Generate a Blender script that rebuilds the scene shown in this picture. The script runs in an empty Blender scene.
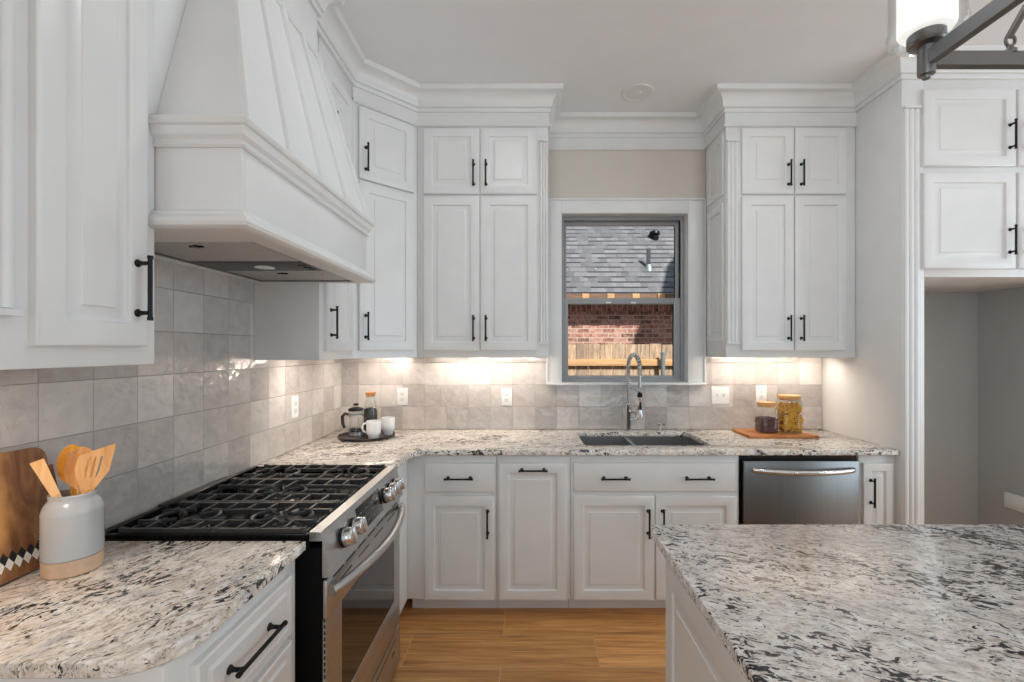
import bpy, bmesh, math, random
from mathutils import Vector, Matrix
random.seed(7)
S = bpy.context.scene
COL = S.collection
PI = math.pi
Z = Vector((0, 0, 1))

# ------------------------------------------------------------------ camera, sky, sun, daylight, exposure
cam_d = bpy.data.cameras.new('camera')
cam = bpy.data.objects.new('camera', cam_d)
COL.objects.link(cam)
cam.location = (0, 0, 1.445)
cam.rotation_euler = (PI / 2, 0, 0)
cam_d.sensor_width = 36
cam_d.lens = 16.0
cam_d.shift_x = -15 / 1024
cam_d.shift_y = 9 / 1024
cam_d.clip_start = 0.02
S.camera = cam

S.view_settings.view_transform = 'Standard'
S.view_settings.look = 'None'
S.view_settings.gamma = 1
S.view_settings.use_curve_mapping = False
S.view_settings.exposure = -0.12
S.cycles.max_bounces = 10
S.cycles.diffuse_bounces = 6
S.cycles.transmission_bounces = 8
S.cycles.transparent_max_bounces = 12
S.cycles.caustics_reflective = False
S.cycles.caustics_refractive = False
S.cycles.sample_clamp_indirect = 6

w = bpy.data.worlds.new('sky')
S.world = w
w.use_nodes = True
bg = w.node_tree.nodes['Background']
bg.inputs[0].default_value = (0.72, 0.84, 1.0, 1)
bg.inputs[1].default_value = 0.55

def sun(name, direction, strength, color, angle):
    d = bpy.data.lights.new(name, 'SUN')
    d.energy, d.color, d.angle = strength, color, angle
    o = bpy.data.objects.new(name, d)
    COL.objects.link(o)
    o.rotation_euler = Vector(direction).to_track_quat('-Z', 'Y').to_euler()
    o.location = (4, -4, 9)

def area(name, loc, direction, sx, sy, power, color=(1, 1, 1), spread=PI):
    d = bpy.data.lights.new(name, 'AREA')
    d.shape = 'RECTANGLE'
    d.size, d.size_y, d.energy, d.color, d.spread = sx, sy, power, color, spread
    o = bpy.data.objects.new(name, d)
    COL.objects.link(o)
    o.location = loc
    o.rotation_euler = Vector(direction).to_track_quat('-Z', 'Y').to_euler()
    return o

sun('sun', (-0.45, 0.75, -0.85), 6.2, (1.0, 0.95, 0.88), 0.009)
DAY = (0.725, 0.90, 1.0)
area('daylight_right_windows', (5.35, 0.1, 1.55), (-1, 0, 0.35), 4.0, 2.4, 106, DAY)
area('daylight_rear_windows', (2.0, -4.3, 1.5), (0, 1, 0.40), 4.0, 2.4, 41, DAY)
area('left_fill_light', (-1.22, -2.8, 1.6), (1, 0.35, 0.30), 1.9, 2.0, 52, DAY)  # added fill for fridge panel and island side, no known window there
for _x, _y, _p in ((-0.1, 1.62, 5), (1.35, 1.62, 5), (3.9, 0.6, 7), (1.2, -2.2, 7), (3.6, -2.2, 7)):
    area('recessed_lamp', (_x, _y, 2.99), (0, 0.1, -1), 0.25, 0.25, _p, (0.90, 0.97, 1.0))
WARM = (1.0, 0.87, 0.74)
area('under_cabinet_strip', (-0.27, 2.915, 1.393), (0, 0.25, -1), 0.70, 0.06, 3.7, WARM)
area('under_cabinet_strip', (-0.96, 2.90, 1.393), (-0.15, 0.2, -1), 0.40, 0.10, 2.3, WARM)
area('under_cabinet_strip', (-1.12, 2.36, 1.393), (-0.25, 0, -1), 0.06, 0.52, 3.2, WARM)
area('under_cabinet_strip', (-1.12, 0.80, 1.405), (-0.25, 0, -1), 0.06, 0.30, 2.4, WARM)
area('under_cabinet_strip', (1.58, 2.915, 1.393), (0, 0.25, -1), 0.64, 0.06, 3.4, WARM)

# ------------------------------------------------------------------ materials
def lin(r, g, b):
    f = lambda c: (c / 255 / 12.92) if c / 255 <= 0.04045 else ((c / 255 + 0.055) / 1.055) ** 2.4
    return (f(r), f(g), f(b), 1)

class NT:
    def __init__(s, name):
        s.m = bpy.data.materials.new(name)
        s.m.use_nodes = True
        s.t = s.m.node_tree
        s.p = s.t.nodes['Principled BSDF']
    def n(s, typ, **kw):
        nd = s.t.nodes.new(typ)
        for k, v in kw.items():
            if k in nd.inputs.keys():
                s.set(nd, k, v)
            else:
                setattr(nd, k, v)
        return nd
    def set(s, nd, k, v):
        if hasattr(v, 'is_output'):
            s.t.links.new(v, nd.inputs[k])
        else:
            nd.inputs[k].default_value = v
    def coord(s, kind='Object'):
        if kind == 'Position':
            return s.n('ShaderNodeNewGeometry').outputs['Position']
        return s.n('ShaderNodeTexCoord').outputs[kind]
    def math(s, op, a, b=0.0, c=0.0):
        nd = s.t.nodes.new('ShaderNodeMath')
        nd.operation = op
        for i, v in enumerate((a, b, c)):
            s.set(nd, i, v)
        return nd.outputs[0]
    def map(s, vec, rot=(0, 0, 0), scale=(1, 1, 1), loc=(0, 0, 0)):
        nd = s.t.nodes.new('ShaderNodeMapping')
        s.set(nd, 'Vector', vec)
        nd.inputs['Rotation'].default_value = rot
        nd.inputs['Scale'].default_value = scale
        nd.inputs['Location'].default_value = loc
        return nd.outputs[0]
    def noise(s, vec, scale, detail=3, rough=0.5, dist=0.0):
        nd = s.t.nodes.new('ShaderNodeTexNoise')
        s.set(nd, 'Vector', vec)
        nd.inputs['Scale'].default_value = scale
        nd.inputs['Detail'].default_value = detail
        nd.inputs['Roughness'].default_value = rough
        nd.inputs['Distortion'].default_value = dist
        return nd.outputs[0]
    def ramp(s, fac, *stops):
        nd = s.t.nodes.new('ShaderNodeValToRGB')
        s.set(nd, 0, fac)
        e = nd.color_ramp.elements
        while len(e) < len(stops):
            e.new(0.5)
        for el, (p, c) in zip(e, stops):
            el.position = p
            el.color = c if len(c) == 4 else (*c, 1)
        return nd.outputs[0]
    def mix(s, fac, a, b, mode='MIX'):
        nd = s.t.nodes.new('ShaderNodeMix')
        nd.data_type = 'RGBA'
        nd.blend_type = mode
        s.set(nd, 0, fac)
        s.set(nd, 6, a)
        s.set(nd, 7, b)
        return nd.outputs[2]
    def bump(s, h, strength=0.3, dist=0.01):
        nd = s.t.nodes.new('ShaderNodeBump')
        nd.inputs['Strength'].default_value = strength
        nd.inputs['Distance'].default_value = dist
        s.set(nd, 'Height', h)
        s.t.links.new(nd.outputs[0], s.p.inputs['Normal'])
    def out(s, **kw):
        names = dict(color='Base Color', rough='Roughness', metal='Metallic', trans='Transmission Weight', ior='IOR',
                     coat='Coat Weight', alpha='Alpha', emit='Emission Color', estr='Emission Strength', spec='Specular IOR Level')
        for k, v in kw.items():
            s.set(s.p, names[k], v)
        return s.m

def sep(nt, vec):
    nd = nt.n('ShaderNodeSeparateXYZ')
    nt.set(nd, 0, vec)
    return nd.outputs
def comb(nt, x, y, z=0.0):
    nd = nt.n('ShaderNodeCombineXYZ')
    for i, v in enumerate((x, y, z)):
        nt.set(nd, i, v)
    return nd.outputs[0]

def plain(name, c, rough=0.5, metal=0.0, var=0.03, scale=30, **kw):
    nt = NT(name)
    n = nt.noise(nt.coord(), scale, 3)
    d = tuple(max(0, x * (1 - var)) for x in c[:3]) + (1,)
    l = tuple(min(1, x * (1 + var)) for x in c[:3]) + (1,)
    col = nt.ramp(n, (0.3, d), (0.7, l))
    return nt.out(color=col, rough=rough, metal=metal, **kw)

def mat_paint():
    nt = NT('white_cabinet_paint')
    n = nt.noise(nt.coord('Position'), 9, 3)
    col = nt.ramp(n, (0.3, (0.735, 0.735, 0.728)), (0.7, (0.765, 0.765, 0.758)))
    nt.bump(nt.noise(nt.coord('Position'), 260, 2), 0.02, 0.002)
    return nt.out(color=col, rough=0.33)

def mat_tile(name, axis, u0):
    nt = NT(name)
    o = sep(nt, nt.coord('Position'))
    u = nt.math('SUBTRACT', o[axis], u0)
    v = nt.math('SUBTRACT', o[2], 0.9155)
    vec = comb(nt, u, v)
    br = nt.n('ShaderNodeTexBrick', offset=0.0, squash=1.0)
    nt.set(br, 'Vector', vec)
    nt.set(br, 'Color1', (0.0, 0.0, 0.0, 1))
    nt.set(br, 'Color2', (1, 1, 1, 1))
    nt.set(br, 'Mortar', (0.5, 0.5, 0.5, 1))
    nt.set(br, 'Scale', 1.0)
    nt.set(br, 'Mortar Size', 0.0011)
    nt.set(br, 'Mortar Smooth', 0.25)
    nt.set(br, 'Brick Width', 0.1477)
    nt.set(br, 'Row Height', 0.1483)
    rnd = br.outputs['Color']
    tone = nt.ramp(rnd, (0.0, lin(158, 153, 150)), (0.35, lin(182, 176, 172)), (0.7, lin(196, 190, 186)), (1.0, lin(218, 213, 209)))
    shift = nt.math('MULTIPLY', rnd, 7.3)
    vec3 = comb(nt, u, v, shift)
    cloud = nt.noise(vec3, 17, 4, 0.6, 0.5)
    tone = nt.mix(0.3, tone, nt.ramp(cloud, (0.3, lin(160, 150, 145)), (0.7, lin(212, 204, 196))))
    col = nt.mix(br.outputs['Fac'], tone, lin(162, 154, 147))
    low = nt.noise(vec3, 12, 2, 0.5, 0.4)
    high = nt.noise(vec3, 48, 2, 0.5)
    fu = nt.math('SUBTRACT', nt.math('FRACT', nt.math('DIVIDE', u, 0.1477)), 0.5)
    fv = nt.math('SUBTRACT', nt.math('FRACT', nt.math('DIVIDE', v, 0.1483)), 0.5)
    r2 = nt.math('SUBTRACT', nt.math('FRACT', nt.math('MULTIPLY', rnd, 17.31)), 0.5)
    r3 = nt.math('SUBTRACT', nt.math('FRACT', nt.math('MULTIPLY', rnd, 41.77)), 0.5)
    tilt = nt.math('ADD', nt.math('MULTIPLY', fu, nt.math('MULTIPLY', r2, 0.005)), nt.math('MULTIPLY', fv, nt.math('MULTIPLY', r3, 0.005)))
    h = nt.math('ADD', nt.math('MULTIPLY', low, 0.0075), nt.math('MULTIPLY', high, 0.0010))
    h = nt.math('ADD', h, tilt)
    h = nt.math('SUBTRACT', h, nt.math('MULTIPLY', br.outputs['Fac'], 0.0015))
    nt.bump(h, 1.0, 1.0)
    rough = nt.ramp(br.outputs['Fac'], (0.0, (0.06,) * 3), (1.0, (0.6,) * 3))
    return nt.out(color=col, rough=rough, spec=0.75)

def mat_granite(name, ang, dark=0.0, warm=1.0):
    nt = NT(name)
    r = nt.map(nt.coord('Position'), rot=(0, 0, -ang))
    wob = nt.n('ShaderNodeVectorMath', operation='ADD')
    nn = nt.n('ShaderNodeTexNoise')
    nt.set(nn, 'Vector', r)
    nn.inputs['Scale'].default_value = 9
    sc = nt.n('ShaderNodeVectorMath', operation='SCALE')
    nt.set(sc, 0, nn.outputs['Color'])
    sc.inputs['Scale'].default_value = 0.06
    nt.set(wob, 0, r)
    nt.set(wob, 1, sc.outputs[0])
    r = wob.outputs[0]
    big = nt.noise(nt.map(r, scale=(4, 8, 6)), 1, 3, 0.6)
    base = nt.ramp(nt.noise(nt.map(r, scale=(26, 46, 36)), 1, 6, 0.72),
                   (0.28, (0.34, 0.29, 0.25)), (0.40, (0.62, 0.545, 0.47) if warm else (0.60, 0.55, 0.51)),
                   (0.50, (0.78, 0.71, 0.63) if warm else (0.76, 0.71, 0.665)), (0.64, (0.88, 0.86, 0.84)))
    cool = nt.noise(nt.map(r, scale=(10, 22, 14), loc=(3, 7, 1)), 1, 5, 0.65)
    base = nt.mix(nt.ramp(cool, (0.53, (0, 0, 0)), (0.66, (0.6 if warm else 0.4,) * 3)), base, (0.42, 0.42, 0.445, 1))
    tan = nt.noise(nt.map(r, scale=(38, 84, 60), loc=(9, 2, 4)), 1, 4, 0.6, 0.8)
    base = nt.mix(nt.ramp(tan, (0.57, (0, 0, 0)), (0.63, (0.75 if warm else 0.5,) * 3)), base, (0.24, 0.18, 0.145, 1))
    f = nt.noise(nt.map(r, scale=(42, 88, 66), loc=(6.1, 1.7, 8)), 1, 4, 0.55, 1.0)
    f = nt.math('ADD', f, nt.math('MULTIPLY', nt.math('SUBTRACT', big, 0.5), 0.62))
    f = nt.math('ADD', f, dark)
    base = nt.mix(nt.ramp(f, (0.600, (0, 0, 0)), (0.625, (0.98,) * 3)), base, (0.014, 0.014, 0.018, 1))
    g = nt.noise(nt.map(r, scale=(75, 210, 130), loc=(4, 5, 2)), 1, 3, 0.55, 0.6)
    base = nt.mix(nt.ramp(g, (0.595, (0, 0, 0)), (0.64, (0.62,) * 3)), base, (0.05, 0.046, 0.048, 1))
    return nt.out(color=base, rough=0.13)

def mat_floor():
    nt = NT('wood_look_floor')
    o = sep(nt, nt.coord('Position'))
    vec = comb(nt, nt.math('ADD', o[0], 0.12), nt.math('SUBTRACT', o[1], 2.307 - 0.233 * 41))
    br = nt.n('ShaderNodeTexBrick', offset=0.5, offset_frequency=2)
    nt.set(br, 'Vector', vec)
    for k, v in (('Color1', (0, 0, 0, 1)), ('Color2', (1, 1, 1, 1)), ('Mortar', (0.5, 0.5, 0.5, 1)), ('Scale', 1.0),
                 ('Mortar Size', 0.0022), ('Mortar Smooth', 0.1), ('Brick Width', 0.91), ('Row Height', 0.233)):
        nt.set(br, k, v)
    v3 = comb(nt, nt.math('MULTIPLY', o[0], 2.2), nt.math('MULTIPLY', o[1], 42.0), nt.math('MULTIPLY', br.outputs['Color'], 9.0))
    gr = nt.noise(v3, 1.0, 6, 0.62, 0.9)
    col = nt.ramp(gr, (0.25, lin(142, 92, 48)), (0.45, lin(200, 140, 80)), (0.6, lin(222, 164, 100)), (0.78, lin(240, 194, 134)))
    tone = nt.ramp(br.outputs['Color'], (0, (0.78,) * 3), (1, (1.12,) * 3))
    col = nt.mix(1.0, col, tone, 'MULTIPLY')
    col = nt.mix(br.outputs['Fac'], col, lin(206, 168, 126))
    h = nt.math('SUBTRACT', nt.math('MULTIPLY', gr, 0.2), br.outputs['Fac'])
    nt.bump(h, 0.2, 0.003)
    return nt.out(color=col, rough=0.38)

def mat_wood(name, c1, c2, c3, scale=(4, 40, 40), rough=0.45):
    nt = NT(name)
    g = nt.noise(nt.map(nt.coord(), scale=scale), 1, 5, 0.6, 0.8)
    return nt.out(color=nt.ramp(g, (0.28, c1), (0.5, c2), (0.72, c3)), rough=rough)

def mat_acacia():
    nt = NT('two_tone_acacia')
    p = nt.coord('Position')
    o = sep(nt, p)
    g = nt.noise(nt.map(p, scale=(30, 26, 5)), 1, 5, 0.62, 1.2)
    dark = nt.ramp(g, (0.25, lin(84, 52, 30)), (0.5, lin(132, 90, 58)), (0.75, lin(166, 122, 84)))
    light = nt.ramp(g, (0.25, lin(190, 128, 62)), (0.75, lin(222, 172, 108)))
    edge = nt.math('ADD', o[1], nt.math('MULTIPLY', nt.math('SUBTRACT', nt.noise(p, 7, 3), 0.5), 0.10))
    edge = nt.math('ADD', edge, nt.math('MULTIPLY', nt.math('SUBTRACT', o[2], 1.05), -0.12))
    m = nt.n('ShaderNodeMapRange')
    nt.set(m, 'Value', edge)
    m.inputs['From Min'].default_value = 1.005
    m.inputs['From Max'].default_value = 1.050
    return nt.out(color=nt.mix(m.outputs[0], light, dark), rough=0.42)

def mat_steel(name, c=0.60, rough=0.27, axis=2, stretch=160):
    nt = NT(name)
    s = [3, 3, 3]
    for i in range(3):
        if i == axis:
            s[i] = stretch
    g = nt.noise(nt.map(nt.coord('Position'), scale=s), 1, 3, 0.5)
    col = nt.ramp(g, (0.3, (c * 0.93,) * 3), (0.7, (c * 1.05,) * 3))
    nt.bump(g, 0.03, 0.001)
    return nt.out(color=col, rough=rough, metal=1.0)

def mat_clear(name, tint=(1, 1, 1, 1), ior=1.3):
    m = bpy.data.materials.new(name)
    m.use_nodes = True
    t = m.node_tree
    t.nodes.remove(t.nodes['Principled BSDF'])
    tr = t.nodes.new('ShaderNodeBsdfTransparent')
    tr.inputs[0].default_value = tint
    gl = t.nodes.new('ShaderNodeBsdfGlossy')
    gl.inputs['Roughness'].default_value = 0.02
    lw = t.nodes.new('ShaderNodeLayerWeight')
    lw.inputs['Blend'].default_value = 0.5
    pw = t.nodes.new('ShaderNodeMath'); pw.operation = 'POWER'; pw.inputs[1].default_value = 4.0
    fr = t.nodes.new('ShaderNodeMath'); fr.operation = 'MULTIPLY_ADD'; fr.inputs[1].default_value = (ior - 1) * 1.2; fr.inputs[2].default_value = (ior - 1) * 0.1
    t.links.new(lw.outputs['Facing'], pw.inputs[0])
    t.links.new(pw.outputs[0], fr.inputs[0])
    mx = t.nodes.new('ShaderNodeMixShader')
    t.links.new(fr.outputs[0], mx.inputs[0])
    t.links.new(tr.outputs[0], mx.inputs[1])
    t.links.new(gl.outputs[0], mx.inputs[2])
    t.links.new(mx.outputs[0], t.nodes['Material Output'].inputs[0])
    return m

def mat_brickwall(name, bw_, bh_):
    nt = NT(name)
    o = sep(nt, nt.coord('Position'))
    br = nt.n('ShaderNodeTexBrick', offset=0.5)
    nt.set(br, 'Vector', comb(nt, o[0], o[2]))
    for k, v in (('Color1', (0, 0, 0, 1)), ('Color2', (1, 1, 1, 1)), ('Mortar', (0.5, 0.5, 0.5, 1)), ('Scale', 1.0), ('Bias', 0.0),
                 ('Mortar Size', 0.007), ('Mortar Smooth', 0.1), ('Brick Width', bw_), ('Row Height', bh_)):
        nt.set(br, k, v)
    c = nt.ramp(br.outputs['Color'], (0.0, lin(70, 54, 52)), (0.25, lin(158, 104, 90)), (0.6, lin(206, 148, 128)), (1.0, lin(230, 184, 166)))
    c = nt.mix(0.5, c, nt.ramp(nt.noise(nt.coord('Position'), 22, 3), (0.35, lin(96, 72, 68)), (0.65, lin(232, 182, 162))))
    c = nt.mix(br.outputs['Fac'], c, lin(214, 192, 178))
    return nt.out(color=c, rough=0.9)

def mat_shingle(pitch, z0):
    nt = NT('grey_shingle')
    o = sep(nt, nt.coord('Position'))
    v = nt.math('MULTIPLY', nt.math('SUBTRACT', o[2], z0), 1 / math.sin(pitch))
    def layer(width, off, freq, u_off):
        br = nt.n('ShaderNodeTexBrick', offset=off, offset_frequency=freq)
        nt.set(br, 'Vector', comb(nt, nt.math('ADD', o[0], u_off), v))
        for k, val in (('Color1', (0, 0, 0, 1)), ('Color2', (1, 1, 1, 1)), ('Mortar', (0.5, 0.5, 0.5, 1)), ('Scale', 1.0),
                       ('Mortar Size', 0.004), ('Mortar Smooth', 0.3), ('Brick Width', width), ('Row Height', 0.143)):
            nt.set(br, k, val)
        return br
    a = layer(0.12, 0.37, 2, 0.0)
    b = layer(0.21, 0.61, 3, 0.2)
    t = nt.mix(0.5, a.outputs['Color'], b.outputs['Color'])
    c = nt.ramp(t, (0.2, lin(98, 99, 103)), (0.5, lin(119, 120, 124)), (0.8, lin(140, 141, 144)))
    c = nt.mix(0.25, c, nt.ramp(nt.noise(nt.coord('Position'), 60, 3), (0.3, lin(84, 86, 92)), (0.7, lin(156, 156, 160))))
    saw = nt.math('FRACT', nt.math('DIVIDE', v, 0.143))
    edge = nt.ramp(saw, (0.68, (0, 0, 0)), (0.82, (1, 1, 1)))
    line = nt.math('MULTIPLY', edge, nt.ramp(b.outputs['Color'], (0.30, (0.15,) * 3), (0.5, (1.0,) * 3)))
    c = nt.mix(line, c, lin(50, 52, 58))
    return nt.out(color=c, rough=0.95)

def mat_fence():
    nt = NT('weathered_fence_wood')
    p = nt.coord('Position')
    o = sep(nt, p)
    k = nt.math('FLOOR', nt.math('DIVIDE', o[0], 0.14))
    wn = nt.n('ShaderNodeTexWhiteNoise', noise_dimensions='1D')
    nt.set(wn, 'W', k)
    g = nt.noise(comb(nt, nt.math('MULTIPLY', o[0], 40.0), nt.math('MULTIPLY', o[2], 5.0), nt.math('MULTIPLY', k, 3.7)), 1, 5, 0.65, 0.5)
    a = nt.ramp(g, (0.28, lin(124, 106, 90)), (0.5, lin(188, 164, 138)), (0.72, lin(218, 198, 172)))
    return nt.out(color=nt.mix(1.0, a, nt.ramp(wn.outputs[0], (0, (0.72, 0.72, 0.74)), (1, (1.1, 1.05, 1.0))), 'MULTIPLY'), rough=0.85)

def mat_filter():
    nt = NT('steel_mesh_filter')
    p = nt.map(nt.coord('Position'), rot=(0, 0, PI / 4), scale=(125, 125, 125))
    o = sep(nt, p)
    a = nt.math('SINE', nt.math('MULTIPLY', o[0], 3.1416))
    b = nt.math('SINE', nt.math('MULTIPLY', o[1], 3.1416))
    h = nt.math('MULTIPLY', a, b)
    c = nt.ramp(nt.math('ADD', nt.math('MULTIPLY', h, 0.5), 0.5), (0.38, (0.03,) * 3), (0.52, (0.78,) * 3))
    return nt.out(color=c, rough=0.5, metal=0.2)

PAINT = mat_paint()
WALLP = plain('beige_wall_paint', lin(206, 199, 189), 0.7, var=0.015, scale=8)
GREYP_SHADE = plain('grey_wall_paint_and_shade', lin(172, 172, 169), 0.7, var=0.015, scale=8)  # grey for unseen walls, darkened to hold the alcove's shade
CEILP = plain('white_ceiling_paint', lin(232, 233, 235), 0.8, var=0.012, scale=8)
TILE_L = mat_tile('glazed_tile_left', 1, 1.158)
TILE_B = mat_tile('glazed_tile_back', 0, -0.686)
GRAN_L = mat_granite('granite_left', math.radians(64), 0.006)
GRAN_B = mat_granite('granite_back', math.radians(8), 0.012)
GRAN_I = mat_granite('granite_island', math.radians(-20), 0.02, 0)
FLOORM = mat_floor()
BLACK = plain('matte_black_metal', (0.012, 0.012, 0.013, 1), 0.38, 0.6)
IRON = plain('cast_iron', (0.034, 0.034, 0.035, 1), 0.34, 0.0, 0.2, 120)
GUN = plain('dark_gunmetal', (0.20, 0.20, 0.20, 1), 0.36, 0.9)
DWSTEEL = mat_steel('dark_dishwasher_steel', 0.22, 0.34, 0, 120)
SIDEBLACK = plain('range_side_black', (0.004, 0.004, 0.004, 1), 0.6, spec=0.1)
ENAMEL = plain('black_enamel', (0.008, 0.008, 0.009, 1), 0.16)
BGLASS = plain('black_oven_glass', (0.006, 0.006, 0.007, 1), 0.05, spec=0.7)
STEEL = mat_steel('brushed_steel', 0.56, 0.34, 2)
STEELD = mat_steel('brushed_steel_dark', 0.30, 0.30, 2)
CHROME = mat_steel('polished_steel', 0.68, 0.16, 0, 20)
SINKM = mat_steel('sink_steel', 0.42, 0.3, 0)
ALU = plain('burner_aluminium', (0.5, 0.5, 0.5, 1), 0.35, 1.0)
FILTER = mat_filter()
WGLAZE = plain('white_glaze', lin(222, 222, 222), 0.15)
CLAY = plain('bare_clay', lin(196, 166, 140), 0.8, var=0.08, scale=60)
CROCKG = plain('pale_grey_glaze', lin(178, 179, 179), 0.12, var=0.03, scale=14)
PLASTIC = plain('white_plastic', lin(228, 228, 226), 0.35)
DARKSLOT = plain('dark_slot', (0.03, 0.03, 0.03, 1), 0.6)
GLASS = mat_clear('clear_glass', (0.97, 0.98, 0.98, 1), 1.55)
PANE = mat_clear('window_glass', (0.98, 0.985, 0.985, 1), 1.004)
JARG = mat_clear('jar_glass', (0.975, 0.985, 0.98, 1), 1.25)
HOODBAR = plain('dark_hood_steel', (0.055, 0.055, 0.057, 1), 0.4, 0.5)
SASH = plain('grey_vinyl', lin(152, 153, 155), 0.45)
BAMBOO = mat_wood('bamboo_lid', lin(186, 130, 76), lin(208, 156, 100), lin(224, 178, 124), (60, 8, 8))
CORK = mat_wood('cork', lin(176, 112, 60), lin(200, 136, 80), lin(216, 156, 98), (60, 60, 60))
UTENS = mat_wood('pale_utensil_wood', lin(214, 150, 88), lin(232, 176, 116), lin(242, 196, 142), (40, 40, 6))
UTENY = mat_wood('golden_utensil_wood', lin(216, 140, 40), lin(238, 170, 62), lin(246, 188, 90), (40, 40, 6))
UTEND = mat_wood('dark_utensil_wood', lin(92, 52, 26), lin(120, 72, 38), lin(146, 92, 52), (40, 40, 6))
ACACIA = mat_acacia()
BOARDW = mat_wood('warm_board_wood', lin(150, 88, 40), lin(186, 118, 60), lin(206, 142, 80), (6, 50, 50))
TRAYM = plain('dark_brown_tray', lin(44, 32, 28), 0.4)
BEAN = plain('coffee_beans', lin(46, 32, 24), 0.4, var=0.3, scale=90)
REDBEAN = plain('red_beans', lin(84, 38, 34), 0.35, var=0.35, scale=120)
PASTA = plain('golden_pasta', lin(226, 172, 62), 0.5, var=0.15, scale=60)
FABRIC_WHITE = plain('white_inlay', lin(228, 224, 214), 0.5)
INKBLACK = plain('black_inlay', (0.012, 0.012, 0.012, 1), 0.5)
BRICK = mat_brickwall('neighbour_brick', 0.19, 0.068)
SOLDIER = mat_brickwall('soldier_brick', 0.078, 0.5)
FENCE = mat_fence()
RAILW = mat_wood('new_pine', lin(200, 150, 98), lin(222, 178, 126), lin(236, 196, 148), (3, 50, 50), 0.7)
FASCIA = mat_wood('brown_trim_wood', lin(120, 92, 74), lin(142, 112, 92), lin(158, 128, 106), (3, 50, 50), 0.8)
GALV = plain('galvanised_steel', lin(150, 164, 164), 0.45, 0.4)
DIRT = plain('dirt', lin(140, 122, 100), 0.95, var=0.25, scale=5)
MORTAR = plain('grey_stucco', lin(150, 146, 140), 0.9)
def mat_glow(name, c, s):
    nt = NT(name)
    n = nt.noise(nt.coord(), 3, 2)
    return nt.out(color=(0.85, 0.85, 0.85, 1), rough=0.3, emit=nt.ramp(n, (0.3, c), (0.7, c)), estr=s)
GLOW = mat_glow('lit_opal_glass', (1.0, 0.97, 0.93), 1.0)
LENSM = mat_glow('lamp_lens', (1.0, 0.97, 0.92), 0.06)
CANTRIM = plain('white_can_trim', lin(226, 226, 224), 0.5)

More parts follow.
